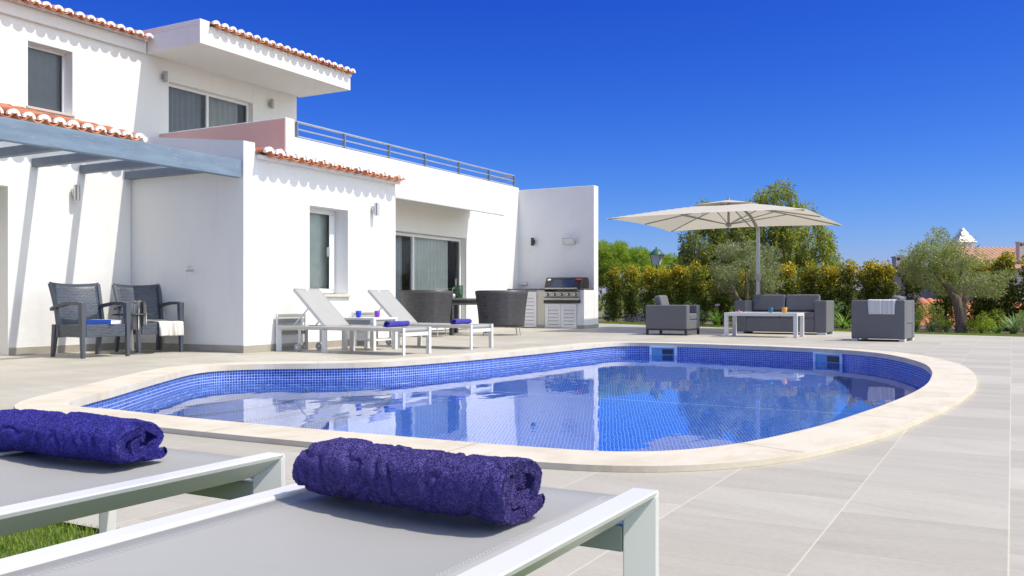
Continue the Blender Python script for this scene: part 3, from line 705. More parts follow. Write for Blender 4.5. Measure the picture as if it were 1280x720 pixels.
mb = MB(); mb.tube([(-.075, -.44, .985), (-.075, .44, .985)], .020, 10); mb.box((-.07, -.40, .975), (-.028, -.37, .995)); mb.box((-.07, .37, .975), (-.028, .40, .995)); mb.build('hood_handle', 'steel', hd)
mb = MB(); mb.extrude([(-.05, -.48, .76), (-.085, -.48, .79), (-.06, -.48, .90), (-.02, -.48, .90), (-.02, -.48, .76)], (0, .96, 0)); fp = mb.build('control_panel', 'steel', gr, .004)
for i in range(5):
    y = -.38 + i * .19; mb = MB(); mb.tube([(-.07, y, .845), (-.115, y, .835)], .036, 16); kb = mb.build('knob', 'black_enamel', fp)
    mb = MB(); mb.tube([(-.116, y, .835), (-.121, y, .834)], .028, 16); mb.build('knob_cap', 'steel', kb)
mb = MB(); mb.extrude([(-.10, -.49, .70), (-.10, -.49, .755), (-.03, -.49, .757), (-.03, -.49, .70)], (0, .98, 0)); mb.build('drip_rail', 'steel', gr, .006)
mb = MB(); mb.box((-.035, -.5, .62), (-.022, .5, .705)); mb.build('trim', 'dark_metal', gr)
# fittings on walls
def sconce(loc, nrm, label, m='steel', h=.2):
    t = thing('wall_lamp', label, 'wall lamp', loc, nrm, 'up and down wall lamps on the villa')
    mb = MB(); mb.tube([(.085, 0, -h / 2), (.085, 0, h / 2)], .042, 16); mb.build('shade', m, t, 0)
    mb = MB(); mb.box((0.001, -.03, -.05), (.05, .03, .05)); mb.build('bracket', m, t, .004)
    return t
L0 = sconce((11.44, VW, 2.13), R(-90), 'steel tube wall lamp beside the tall window of the front wing')
sconce((7.78, VA, 2.14), R(-90), 'steel tube wall lamp between the pergola shadows above the wicker chairs')
sconce((12.13, VU, 5.05), R(-90), 'grey tube wall lamp left of the upper sliding door', 'umbrella_dark')
sconce((15.02, VU, 5.07), R(-90), 'grey tube wall lamp right of the upper sliding door', 'umbrella_dark')
sconce((20.70, 10.80, 2.20), R(180), 'dark tube wall lamp above the barbecue counter', 'dark_metal')
t = thing('floodlight', 'square silver floodlight tilted out from the wall above the barbecue', 'floodlight', (20.70, 9.76, 2.19), R(180))
mb = MB(); mt = Matrix.Translation((.10, 0, 0)) @ Matrix.Rotation(R(35), 4, 'Y'); mb.box((-.03, -.17, -.09), (.03, .17, .09), 0, mt); mb.build('housing', 'umbrella_metal', t, .008)
mb = MB(); mb.box((.031, -.15, -.075), (.036, .15, .075), 0, mt); mb.build('lens', simple('lamp_lens', (.7, .75, .8), .1), t)
mb = MB(); mb.box((.001, -.04, -.06), (.07, .04, 0)); mb.build('bracket', 'steel', t)
t = thing('socket_box', 'double power socket on the wall above the left counter end', 'socket', (20.70, 11.08, 1.13), R(180))
mb = MB(); mb.box((.001, -.09, -.05), (.045, .09, .05)); mb.build('case', simple('socket_plastic', (.55, .55, .52), .5), t, .006)
for y in (-.045, .045): mb = MB(); mb.box((.046, y - .035, -.035), (.05, y + .035, .035)); mb.build('cover', 'frame', t, .002)
t = thing('garden_tap', 'chrome garden tap on the shaded side wall of the front wing', 'tap', (8.70, 9.80, 1.10), R(180))
mb = MB(); mb.tube([(0.001, 0, 0), (.10, 0, 0), (.135, 0, -.02), (.14, 0, -.06)], .013, 10); mb.lathe([(.03, -.004), (.03, .004)], (0.006, 0, 0), 14); mb.build('spout', 'steel', t)
mb = MB(); mb.tube([(.07, 0, .01), (.07, 0, .05)], .009, 8); mb.tube([(.07, -.035, .055), (.07, .035, .055)], .008, 8); mb.build('tap_handle', 'steel', t)
t = thing('wall_valve', 'small white valve on the wall beside the barbecue hood', 'valve', (20.70, 10.28, 1.10), R(180))
mb = MB(); mb.tube([(.001, 0, 0), (.07, 0, 0)], .03, 12); mb.tube([(.06, 0, 0), (.06, -.06, .02)], .014, 8); mb.build('body', 'frame', t)

# ------------------------------------------------------------------ sun loungers
def miter_section(corner_from, w=.052, d=.05): pass
def lounger(name, label, loc, rz, back=False, L=2.12, W=.632, H=.35, bev=.003):
    t = thing(name, label, 'sun lounger', loc, rz, 'white sun loungers around the pool')
    w, d, lip = .052, .052, .010
    for side in (0, 1):
        def Y(y): return y if side == 0 else W - y
        sec = [(0, 0), (w, 0), (w, d), (.004, lip)]    # (inward across, inward in the frame plane)
        def ringpts(kind, off_at):
            return [Vector((*off_at(o), 0)) for y, o in sec]
        def piece(nm, A, B):
            mb = MB(); vs = [(A(o)[0], Y(y), A(o)[1]) for y, o in sec] + [(B(o)[0], Y(y), B(o)[1]) for y, o in sec]
            fs = [(0, 1, 5, 4), (1, 2, 6, 5), (2, 3, 7, 6), (3, 0, 4, 7), (3, 2, 1, 0), (4, 5, 6, 7)]
            if side == 1: fs = [f[::-1] for f in fs]
            mb.add(vs, fs); return mb.build(nm, 'alu', t, bev)
        foot = lambda o: (o, 0.0); c1 = lambda o: (o, H - o); c2 = lambda o: (L - o, H - o); head = lambda o: (L - o, 0.0)
        piece('leg', c1, foot); piece('rail', c2, c1); piece('leg', head, c2)
        mb = MB(); mb.box((1.26, Y(.006), 0), (1.325, Y(w - .004), H - .045)); mb.build('leg', 'alu', t, .003)
    for p0, p1 in (((.012, w + .001, H - .11), (.05, W - w - .001, H - .062)), ((L - .06, w + .001, H - .06), (L - .01, W - w - .001, H - .006))):
        mb = MB(); mb.box(p0, p1); mb.build('cross_bar', 'alu', t, .003)
    # sling wrapped over the foot bar, sagging a little
    hinge = 1.30 if back else L - .06; nx, ny = 40, 12; mb = MB(); vs = []
    for i in range(nx + 1):
        for j in range(ny + 1):
            fx = i / nx; fy = j / ny; x = .03 + (hinge - .03) * fx; y = w - .004 + (W - 2 * w + .008) * fy
            z = H - .0075 - .014 * (1 - (2 * fy - 1) ** 2) * min(1, fx * 6) * min(1, (1 - fx) * 6 + .3)
            if i == 0: z -= .05; x += .004
            if i == 1: x = .031; z = H - .012
            vs.append((x, y, z))
    mb.add(vs, [(i * (ny + 1) + j, (i + 1) * (ny + 1) + j, (i + 1) * (ny + 1) + j + 1, i * (ny + 1) + j + 1) for i in range(nx) for j in range(ny)], 0, True)
    so_ = mb.build('seat_sling', 'sling' if not back else 'sling_white', t); md = so_.modifiers.new('solid', 'SOLIDIFY'); md.thickness = .003; md.offset = 0
    mb = MB()
    for yy in (w + .030, w + .036, W - w - .030, W - w - .036):
        fy = (yy - w) / (W - 2 * w); zz = H - .0075 - .014 * (1 - (2 * fy - 1) ** 2) + .0022
        for k in range(int((hinge - .1) / .009)):
            x0 = .06 + k * .009; mb.add([(x0, yy - .0006, zz), (x0 + .006, yy - .0006, zz), (x0 + .006, yy + .0006, zz), (x0, yy + .0006, zz)], [(0, 1, 2, 3)])
    if not back: mb.build('stitching', 'thread', so_)
    if back:
        bl = .76; a = R(42.5); ca, sa = math.cos(a), math.sin(a)
        bk = MB()
        for y0 in (.062, W - .062 - .035):
            bk.extrude([(hinge, y0, H - .01), (hinge + .035 * sa, y0, H - .01 - .035 * ca), (hinge + bl * ca + .035 * sa, y0, H + bl * sa - .035 * ca - .01), (hinge + bl * ca, y0, H + bl * sa - .01)], (0, .035, 0))
        bk.extrude([(hinge + (bl - .035) * ca, .098, H + (bl - .035) * sa - .012), (hinge + bl * ca, .098, H + bl * sa - .012), (hinge + bl * ca + .03 * sa, .098, H + bl * sa - .03 * ca - .012), (hinge + (bl - .035) * ca + .03 * sa, .098, H + (bl - .035) * sa - .03 * ca - .012)], (0, W - .196, 0))
        bf = bk.build('backrest_frame', 'alu', t, .004)
        sg = MB(); vs = []
        for i in range(13):
            for j in range(9):
                f = i / 12; g = j / 8; s_ = -.006 * (1 - (2 * g - 1) ** 2); vs.append((hinge + bl * 1.005 * f * ca - s_ * sa, .06 + (W - .12) * g, H - .004 + bl * 1.005 * f * sa + s_ * ca))
        sg.add(vs, [(i * 9 + j, (i + 1) * 9 + j, (i + 1) * 9 + j + 1, i * 9 + j + 1) for i in range(12) for j in range(8)], 0, True); q = sg.build('backrest_sling', 'sling_white', t); md = q.modifiers.new('solid', 'SOLIDIFY'); md.thickness = .004
        for y in (.09, W - .09):
            st = MB(); st.tube([(hinge + .42 * ca, y, H + .42 * sa - .03), (hinge + .62, y, H - .03)], .010, 8); st.build('support_strut', 'alu', t)
        hp_ = MB(); x0 = L + .005
        for y in (.02, W - .045): hp_.box((x0, y, 0), (x0 + .02, y + .025, .515))
        hpn = hp_.build('head_panel', 'alu', t, .003)
        sl_ = MB()
        for z0, z1, bend in ((.46, .505, .0), (.385, .445, .01), (.22, .27, 0), (.06, .10, 0)): sl_.box((x0 + .004 + bend, .046, z0), (x0 + .015 + bend, W - .046, z1))
        sl_.build('slats', 'sling_white', hpn, .002)
        for y in (.10, W - .10):
            mb = MB(); mb.tube([(L - .30, y - .014, .055), (L - .30, y + .014, .055)], .055, 24); wh = mb.build('wheel', simple('wheel_grey', (.42, .42, .40), .6), t)
            mb = MB(); mb.tube([(L - .30, y - .0145, .055), (L - .30, y - .020, .055)], .018, 12); mb.tube([(L - .30, y + .0145, .055), (L - .30, y + .020, .055)], .018, 12); mb.build('hub', 'frame', wh)
            mb = MB(); mb.box((L - .33, y - .03, .04), (L - .285, y - .0205, .335)); mb.build('wheel_bracket', 'alu', t, .002)
    return t
# near loungers: foot end towards the pool, head towards the camera
NL = lounger('sun_lounger', 'nearest white sun lounger with grey sling, in the bottom foreground, under the broad indigo towel', (1.588, 1.200, 0), R(180))
lounger('sun_lounger', 'grey sling lounger cut by the left picture edge, under the other indigo towel', (1.552, 2.080, 0), R(180))
FL = lounger('sun_lounger', 'white sun lounger with raised back standing by the corner of the front wing', (9.866, 6.665, 0), R(90), True)
f2 = dup(FL, (11.485, 6.665, 0), R(90), 'white sun lounger with raised back standing nearer the wicker dining set')

# ------------------------------------------------------------------ rolled towels
def towel(name, label, loc, rz, Lt=.46, Wd=.17, Ht=.105, mat='terry', seed=1, hi=True):
    """a folded bath towel rolled up: a thick spiral sheet, flattened, with slumped ends and terry loops"""
    nl = 120 if hi else 26; turns = 1.6; ns = 200 if hi else 70; th = .019 * (Ht / .11)
    no = Vector((seed * 7.3, seed * 3.1, seed * 1.7)); a0 = -math.pi * .30
    def sgn(v, p): return math.copysign(abs(v) ** p, v)
    pts = []
    for i in range(ns + 1):
        f = i / ns; ang = a0 + 2 * math.pi * turns * (f - 1); r = .20 + .80 * f ** .80
        lump = 1 + .15 * math.sin(2.3 * ang + seed) * (1 - f) ** .7 - .16 * max(0, 1 - abs(f - .42) / .22) * max(0, math.sin(ang + .6))
        x = r * (Wd / 2 - th / 2) * sgn(math.cos(ang), .85) * lump; z = r * (Ht / 2 - th / 2) * sgn(math.sin(ang), .80) * lump - (1 - r) * .004
        pts.append(Vector((x, max(z, -(Ht / 2 - th / 2) * .97))))
    nrm = []
    for i in range(ns + 1):
        d = (pts[min(i + 2, ns)] - pts[max(i - 2, 0)]).normalized(); nrm.append(Vector((d.y, -d.x)))
    outl = [pts[i] + nrm[i] * th / 2 for i in range(ns + 1)]; d_ = (pts[ns] - pts[ns - 1]).normalized()
    for q in (1, 2, 3): a = math.pi * q / 4; outl.append(pts[ns] + nrm[ns] * math.cos(a) * th / 2 + d_ * math.sin(a) * th / 2)
    outl += [pts[i] - nrm[i] * th / 2 for i in range(ns, -1, -1)]
    m = len(outl); vs = []
    for l in range(nl + 1):
        f = l / nl; y0 = (f - .5) * Lt; e_ = min(f, 1 - f) * Lt; rn = math.sqrt(max(0, 1 - max(0, 1 - e_ / .02) ** 2)) if e_ < .02 else 1
        endw = max(0, 1 - e_ / .07)
        for k, p in enumerate(outl):
            kk = k if k <= ns else (m - 1 - k); ff = min(1, max(0, kk / ns)); ang = math.atan2(p.y, p.x)
            x = p.x * (.95 + .05 * rn); z = p.y * (.93 + .07 * rn)
            # each layer ends at its own length: ragged, slumped ends
            jag = noise.noise(Vector((ff * 7.0, seed, 1.5 if f > .5 else 7.7))) * .016 + (ff - .75) * .012
            y = y0 + (1 if f > .5 else -1) * jag * endw + math.copysign(.006 * endw * noise.noise(Vector((x * 40, z * 40, seed))), y0)
            nr = Vector((x / Wd, z / Ht)); nr = nr.normalized() if nr.length > 1e-6 else Vector((0, 1))
            amt = noise.noise(Vector((x * 7, y * 6, z * 7)) + no) * .0075 + noise.noise(Vector((x * 17, y * 15, z * 17)) + no) * .0030
            if hi:
                w_ = noise.noise(Vector((x * 11 - y * 19, y * 7 + x * 6, z * 8)) + no * 2) + .35 * noise.noise(Vector((x * 30, y * 34, z * 26)) + no)
                amt -= .0062 * max(0, 1 - abs(w_) * 6) * (1 if ff > .45 else .4)
                amt += noise.noise(Vector((x * 95, y * 95, z * 95))) * .0016
            amt *= min(1, .35 + ff); x += nr.x * amt; z += nr.y * amt
            if endw > 0 and hi: z += noise.noise(Vector((ang * 1.2, ff * 6, seed + (3 if f > .5 else 9)))) * .012 * endw; x += noise.noise(Vector((ang * 1.3, ff * 5, seed + 20))) * .010 * endw
            vs.append((x, y, max(z * (1.0 if z > 0 else .97) + Ht / 2, .003 + abs(noise.noise(Vector((x * 20, y * 20, 3)))) * .002)))
    fs = []; tuftable = []
    k_out = int(ns * (1 - 1.06 / turns))
    for l in range(nl):
        for k in range(m):
            f_ = (l * m + k, l * m + (k + 1) % m, (l + 1) * m + (k + 1) % m, (l + 1) * m + k)[::-1]; fs.append(f_)
            if k_out < k < ns + 3 or l < 6 or l > nl - 7: tuftable.append(f_)
    for l in (0, nl):
        for i in range(ns):
            a = l * m + i; b = l * m + i + 1; c = l * m + (m - 2 - i); d = l * m + (m - 1 - i); q = (a, b, c, d) if l == nl else (d, c, b, a); fs.append(q); tuftable.append(q)
    mb = MB(); mb.add(vs, fs, 0, True)
    if hi:   # terry loops: short tufts standing on the surface
        V = np.array(vs); rs = np.random.RandomState(seed); NT_ = 120000
        Fa = np.array(tuftable); A = V[Fa[:, 0]]; B = V[Fa[:, 1]]; Cc = V[Fa[:, 2]]; D = V[Fa[:, 3]]
        N = np.cross(Cc - A, D - B); ar = np.linalg.norm(N, axis=1) + 1e-12; N /= ar[:, None]
        cap = np.arange(len(Fa)) >= len(Fa) - 2 * ns; N[cap] *= np.where(N[cap][:, 1] * A[cap][:, 1] < 0, -1, 1)[:, None]; ar = ar * np.where(cap, 2.0, 1.0)
        pick = rs.choice(len(Fa), NT_, p=ar / ar.sum()); u = rs.rand(NT_, 1); v = rs.rand(NT_, 1)
        P = (A[pick] * (1 - u) + B[pick] * u) * (1 - v) + (D[pick] * (1 - u) + Cc[pick] * u) * v
        nn = N[pick] + rs.normal(0, .6, (NT_, 3)); nn /= np.linalg.norm(nn, axis=1)[:, None]
        tt = np.cross(nn, rs.normal(0, 1, (NT_, 3))); tt /= np.linalg.norm(tt, axis=1)[:, None]
        hh = rs.uniform(.0007, .0021, (NT_, 1)); ww = .0009
        T = np.stack([P - tt * ww, P + tt * ww, P + nn * hh + tt * ww * .6, P + nn * hh - tt * ww * .6], 1).reshape(-1, 3)
        mb.add(T.tolist(), np.arange(NT_ * 4).reshape(-1, 4).tolist())
    o = mb.build(name, mat); o.location = loc; o.rotation_euler = (0, 0, rz); return tag(o, label, 'towel', 'rolled towels laid on the loungers')
towel('rolled_towel', 'broad indigo rolled towel on the nearest lounger in the foreground', (1.285, .893, .3425), R(-2), .425, .185, .118, 'terry', 3)
towel('rolled_towel', 'blue violet rolled towel cut by the left picture edge, on the left foreground lounger', (1.315, 1.870, .3425), R(4), .46, .175, .108, 'terry_blue', 8)
towel('rolled_towel', 'small blue rolled towel on the far lounger with a glass topped table behind it', (9.55, 7.0, .345), R(86), .40, .15, .095, 'terry_blue', 5, False)
towel('rolled_towel', 'small blue rolled towel on the far lounger in front of the wicker dining chairs', (11.15, 7.02, .345), R(92), .42, .15, .09, 'terry_blue', 11, False)

# ------------------------------------------------------------------ side table with glasses between the far loungers
def glass(loc, name, label, r, h, c1, fill=None, fillc=None):
    t = thing(name, label, 'glass', loc)
    mb = MB(); mb.lathe([(r * .62, 0), (r * .86, h * .12), (r, h * .5), (r * .98, h), (r * .93, h), (r * .93, h * .5), (r * .8, h * .16), (.001, h * .1)], (0, 0, 0), 20, caps=False); mb.lathe([(r * .62, 0), (r * .6, 0.002)], (0, 0, 0), 20)
    m = NT('tinted_glass'); m.base(c1); m.set(Roughness=.05, Transmission_Weight=.35); mb.build('bowl', m.m, t)
    if fill: mb = MB(); mb.lathe([(r * .80, h * .17), (r * .92, h * .5), (r * .92, h * fill)], (0, 0, 0), 18); mb.build('drink', simple('drink', fillc, .2), t)
    return t
tb = thing('side_table', 'low white side table between the two far loungers, holding two coloured glasses', 'table', (10.22, 7.95, 0))
mb = MB(); mb.box((-.28, -.28, .425), (.28, .28, .455)); mb.build('tabletop', 'alu', tb, .004)
for x in (-.25, .25):
    for y in (-.25, .25): mb = MB(); mb.box((x - .03, y - .03, 0), (x + .03, y + .03, .424)); mb.build('leg', 'alu', tb, .003)
mb = MB(); mb.box((-.219, -.265, .36), (.219, -.235, .424)); mb.box((-.219, .235, .36), (.219, .265, .424)); mb.box((-.265, -.219, .36), (-.235, .219, .424)); mb.build('apron', 'sling_white', tb)
mb = MB(); mb.box((-.219, -.22, .13), (.219, .22, .15)); mb.build('shelf', 'alu', tb)
glass((10.05, 8.02, .456), 'drinking_glass', 'cobalt blue tumbler on the side table between the far loungers', .04, .092, (.01, .06, .75))
glass((10.36, 7.93, .456), 'drinking_glass', 'purple tumbler on the side table between the far loungers', .04, .092, (.30, .05, .62))

# ------------------------------------------------------------------ wicker armchairs by the shaded wall
def armchair(label, loc, rz):
    t = thing('wicker_armchair', label, 'armchair', loc, rz, 'slate woven armchairs under the pergola')   # local: front faces -Y
    w, d = .58, .62
    for s in (-1, 1):
        x = s * (w / 2)
        mb = MB(); q = .032
        def leg(p0, p1, a0, a1): # tapered square leg
            vs = []
            for (px, py, pz), a in ((p0, a0), (p1, a1)): vs += [(px - a, py - a * 1.25, pz), (px + a, py - a * 1.25, pz), (px + a, py + a * 1.25, pz), (px - a, py + a * 1.25, pz)]
            mb.add(vs, [(3, 2, 1, 0), (4, 5, 6, 7), (0, 1, 5, 4), (1, 2, 6, 5), (2, 3, 7, 6), (3, 0, 4, 7)])
        leg((x, -d / 2 - .01, 0), (x, -d / 2 + .01, .67), .020, .033); mb.build('leg', 'slate', t, .006)
        mb = MB(); leg((x, d / 2 + .05, 0), (x, d / 2 - .02, .40), .020, .032); mb.build('leg', 'slate', t, .006)
        mb = MB(); P = [(-d / 2 - .03, .655), (-d / 2 + .06, .675), (0, .672), (d / 2 - .06, .640), (d / 2 + .07, .60)]; vs = []
        for y, z in P: vs += [(x - .03, y, z - .035), (x + .03, y, z - .035), (x + .03, y, z + .005), (x - .03, y, z + .005)]
        fs = [(4 * i + a, 4 * i + b, 4 * i + 4 + b, 4 * i + 4 + a) for i in range(len(P) - 1) for a, b in ((0, 1), (1, 2), (2, 3), (3, 0))] + [(3, 2, 1, 0), tuple(4 * len(P) - 4 + k for k in range(4))]
        mb.add(vs, fs); mb.build('armrest', 'slate', t, .006)
        mb = MB(); mb.box((x - .012, -d / 2 + .05, .25), (x + .012, d / 2 - .03, .40)); mb.build('side_panel', 'wicker', t)
    mb = MB(); mb.box((-w / 2 + .035, -d / 2 - .02, .25), (w / 2 - .035, -d / 2 + .01, .405)); mb.build('apron', 'wicker', t, .008)
    mb = MB(); mb.box((-w / 2 + .02, -d / 2 + .012, .365), (w / 2 - .02, d / 2 - .03, .40)); mb.build('seat', 'wicker', t, .01)
    def surf(nm, mat, inset, th, zt):
        mb = MB(); vs = []; nx, nz = 12, 12
        for side in (0, 1):
            for i in range(nz + 1):
                f = i / nz; z = .24 + (zt - .24) * f; hw = (w / 2 + .015) - inset - .012 * math.sin(f * 3.1) + .018 * f
                for j in range(nx + 1):
                    g = 2 * j / nx - 1; y = d / 2 - .06 + .055 * (1 - g * g) * 1.0 + .17 * f ** 1.5 - .05 + side * th; zz = z + (.0 if f < .99 else .018 * (g * g - .4))
                    vs.append((hw * g, y, zz))
        n1 = (nx + 1) * (nz + 1); fs = []
        for i in range(nz):
            for j in range(nx):
                a = i * (nx + 1) + j; fs.append((a, a + 1, a + nx + 2, a + nx + 1)); fs.append((n1 + a, n1 + a + nx + 1, n1 + a + nx + 2, n1 + a + 1))
        for i in range(nz):
            for j in (0, nx): a = i * (nx + 1) + j; q = (a, a + nx + 1, n1 + a + nx + 1, n1 + a); fs.append(q if j == 0 else q[::-1])
        for j in range(nx): a = nz * (nx + 1) + j; fs.append((a, a + 1, n1 + a + 1, n1 + a)); fs.append((j, n1 + j, n1 + j + 1, j + 1))
        mb.add(vs, fs, 0, True); return mb.build(nm, mat, t)
    surf('backrest', 'wicker', .03, .028, .895)
    for s in (-1, 1):
        mb = MB(); pts = []
        vs = []; K = 12
        for i in range(K + 1):
            f = i / K; z = .24 + .665 * f; x = s * ((w / 2 + .015) - .012 * math.sin(f * 3.1) + .018 * f - .012); y = d / 2 - .06 + .17 * f ** 1.5 - .05
            vs += [(x - .02, y - .012, z), (x + .02, y - .012, z), (x + .02, y + .042, z), (x - .02, y + .042, z)]
        mb.add(vs, [(4 * i + a, 4 * i + b, 4 * i + 4 + b, 4 * i + 4 + a) for i in range(K) for a, b in ((0, 1), (1, 2), (2, 3), (3, 0))] + [(3, 2, 1, 0), tuple(4 * K + k for k in range(4))]); mb.build('back_frame', 'slate', t, .004)
    mb = MB(); vs = []
    for j in range(13):
        g = 2 * j / 12 - 1; x = (w / 2 + .02) * g; y = d / 2 - .06 + .055 * (1 - g * g) + .17 - .05; z = .895 + .018 * (g * g - .4)
        vs += [(x, y - .008, z - .02), (x, y + .038, z - .02), (x, y + .038, z + .015), (x, y - .008, z + .015)]
    mb.add(vs, [(4 * i + a, 4 * i + b, 4 * i + 4 + b, 4 * i + 4 + a) for i in range(12) for a, b in ((0, 1), (1, 2), (2, 3), (3, 0))] + [(0, 1, 2, 3), (51, 50, 49, 48)]); mb.build('top_rail', 'slate', t, .004)
    return t
A1 = armchair('slate woven armchair with a blue book on its seat', (7.29, 10.00, 0), R(-6))
A2 = dup(A1, (8.30, 10.18, 0), R(-14), 'slate woven armchair with a cream towel over its seat edge')
bk = thing('book', 'thick blue covered book lying on the left armchair seat', 'book', (7.35, 9.84, .402), R(20))
mb = MB(); mb.box((-.12, -.17, 0), (.12, .17, .004)); mb.box((-.12, -.17, .052), (.12, .17, .056)); mb.box((-.12, -.17, .004), (-.116, .17, .052)); mb.build('cover', simple('blue_cover', (.02, .12, .62), .35), bk)
mb = MB(); mb.box((-.115, -.165, .0045), (.115, .165, .0515)); mb.build('pages', 'mortar', bk)
mb = MB(); mb.box((-.09, -.14, .0565), (.02, .12, .058)); mb.build('cover_print', simple('cover_print', (.6, .65, .75), .4), bk)
sd = thing('pedestal_table', 'round pedestal side table between the two armchairs', 'table', (7.95, 10.08, 0))
mb = MB(); mb.lathe([(.27, 0), (.27, .012), (.22, .02), (.06, .03)], n=36); mb.build('base', 'dark_metal', sd)
mb = MB(); mb.tube([(0, 0, .03), (0, 0, .50)], .032, 16); mb.build('column', 'steel', sd)
mb = MB(); mb.lathe([(.24, .50), (.25, .505), (.25, .52), (.24, .525)], n=36); mb.build('tabletop', 'dark_metal', sd)
# draped towels
def drape(name, label, path, width, axis, mat, loc=(0, 0, 0), rz=0, wav=.012, seed=0, nw=24, group=None, th=.006):
    """path: list of (a, z) across the support, swept along the width with soft folds"""
    P = []; 
    for i in range(len(path) - 1):
        for k in range(6): f = k / 6; P.append((path[i][0] * (1 - f) + path[i + 1][0] * f, path[i][1] * (1 - f) + path[i + 1][1] * f))
    P.append(path[-1]); P = [((P[max(0, i - 1)][0] + P[i][0] * 2 + P[min(len(P) - 1, i + 1)][0]) / 4, (P[max(0, i - 1)][1] + P[i][1] * 2 + P[min(len(P) - 1, i + 1)][1]) / 4) for i in range(len(P))]
    mb = MB(); vs = []; m = len(P)
    for j in range(nw + 1):
        g = j / nw
        for i, (a, z) in enumerate(P):
            free = max(0, max(p[1] for p in path) - z) / .3
            o = wav * math.sin(g * 21 + seed + noise.noise(Vector((g * 4, i * .1, seed))) * 2) * min(1, free * 1.6)
            y = (g - .5) * width * (1 - .08 * min(1, free)) + noise.noise(Vector((i * .2, g * 2, seed))) * .006
            vs.append((a + o * (1 if a >= 0 else -1), y, z + noise.noise(Vector((g * 5, i * .3, seed + 9))) * .004))
    mb.add(vs, [(j * m + i, (j + 1) * m + i, (j + 1) * m + i + 1, j * m + i + 1) for j in range(nw) for i in range(m - 1)], 0, True)
    o = mb.build(name, mat); md = o.modifiers.new('solid', 'SOLIDIFY'); md.thickness = th; md.offset = 1
    o.location = loc; o.rotation_euler = (0, 0, rz); return tag(o, label, 'towel', group)
M['stripe_grey'] = striped('grey_striped_cloth', 'Y', .9); M['cream'] = striped('cream_cloth', 'Y', .7, [(0, (.72, .70, .64)), (.5, (.74, .72, .66)), (.6, (.50, .47, .42)), (.7, (.74, .72, .66))])
M['bold_stripe'] = striped('bold_striped_cloth', 'Y', 1.3, [(.3, (.66, .64, .58)), (.47, (.68, .66, .60)), (.50, (.06, .06, .06)), (.57, (.05, .05, .05)), (.6, (.66, .64, .58))])
drape('striped_towel', 'grey and white striped towel hanging over the arm between the two armchairs', [(-.045, .30), (-.043, .62), (-.03, .688), (.0, .69), (.03, .688), (.043, .62), (.046, .36)], .30, 'Y', 'bold_stripe', (7.955, 9.98, 0), R(-14), .012, 2)
drape('cream_towel', 'cream towel with pale stripes trailing over the front of the right armchair seat', [(-.30, .435), (-.05, .412), (.16, .418), (.315, .418), (.345, .40), (.352, .33), (.36, .22)], .34, 'Y', 'cream', (8.42, 10.13, 0), R(-14 - 90), .02, 5)

# ------------------------------------------------------------------ dining set
def tub_chair(label, loc, rz):
    t = thing('wicker_dining_chair', label, 'dining chair', loc, rz, 'dark woven tub chairs at the terrace table')   # local: back towards -Y
    mb = MB(); na, nz = 40, 10; th = .035; vs = []
    def pt(a, f, k):
        z = .17 + .72 * f; flare = 1 + .17 * f ** 1.6; rx = .46 * flare - k * th; ry = .40 * flare - k * th
        return (rx * math.sin(a) * 1.0, -ry * math.cos(a) * (1 if abs(a) < 1.571 else .9), z - .06 * f * max(0, abs(a) - 1.2))
    A = [R(-118 + 236 * i / na) for i in range(na + 1)]
    for k in (0, 1):
        for i in range(nz + 1):
            for a in A: vs.append(pt(a, i / nz, k))
    w = na + 1; n1 = w * (nz + 1); fs = []
    for i in range(nz):
        for j in range(na): a = i * w + j; fs.append((a, a + 1, a + w + 1, a + w)); fs.append((n1 + a, n1 + a + w, n1 + a + w + 1, n1 + a + 1))
        for j in (0, na): a = i * w + j; q = (a, a + w, n1 + a + w, n1 + a); fs.append(q if j == 0 else q[::-1])
    for j in range(na): a = nz * w + j; fs.append((a, a + 1, n1 + a + 1, n1 + a)); fs.append((j, n1 + j, n1 + j + 1, j + 1))
    mb.add(vs, fs, 0, True); mb.build('back_shell', 'rattan', t)
    mb = MB(); mb.prism([(.42 * math.sin(a), -.36 * math.cos(a)) for a in A[::-1]] , .17, .41); mb.build('seat_base', 'rattan', t)
    mb = MB(); mb.prism([(.40 * math.sin(a), -.34 * math.cos(a)) for a in A[::-1]], .411, .48); mb.build('cushion', simple('seat_cushion', (.55, .52, .46), .9), t, .015)
    for x in (-.32, .32):
        for y in (-.24, .18): mb = MB(); mb.tube([(x, y, .17), (x * 1.08, y * 1.1, 0)], [.014, .010], 8); mb.build('leg', 'steel', t)
    return t
D1 = tub_chair('dark woven tub chair nearer the front wing, left of the green jug', (14.55, 9.95, 0), R(-78))
dup(D1, (15.75, 8.95, 0), R(-52), 'dark woven tub chair right of the green jug, in front of the barbecue')
dt = thing('dining_table', 'dark dining table standing between the two woven tub chairs', 'table', (15.75, 10.08, 0))
mb = MB(); mb.box((-.75, -.45, .70), (.75, .45, .735)); mb.build('tabletop', 'granite', dt, .005)
mb = MB(); mb.box((-.70, -.40, .60), (.70, .40, .699)); mb.build('apron', 'rattan', dt)
for x in (-.68, .68):
    for y in (-.38, .38): mb = MB(); mb.box((x - .035, y - .035, 0), (x + .035, y + .035, .60)); mb.build('leg', 'rattan', dt, .004)
jg = thing('jug', 'green glass jug half full of yellow juice on the dining table', 'jug', (15.55, 9.83, .736), R(120))
gm = NT('green_glass'); gm.base((.25, .62, .30)); gm.set(Roughness=.03, Transmission_Weight=.92)
mb = MB(); mb.lathe([(.07, 0), (.075, .02), (.085, .26), (.080, .26), (.070, .02), (.001, .012)], caps=False); mb.build('body', gm.m, jg)
mb = MB(); mb.lathe([(.068, .013), (.0735, .11)], n=20); mb.build('juice', simple('yellow_juice', (.80, .52, .02), .3), jg)
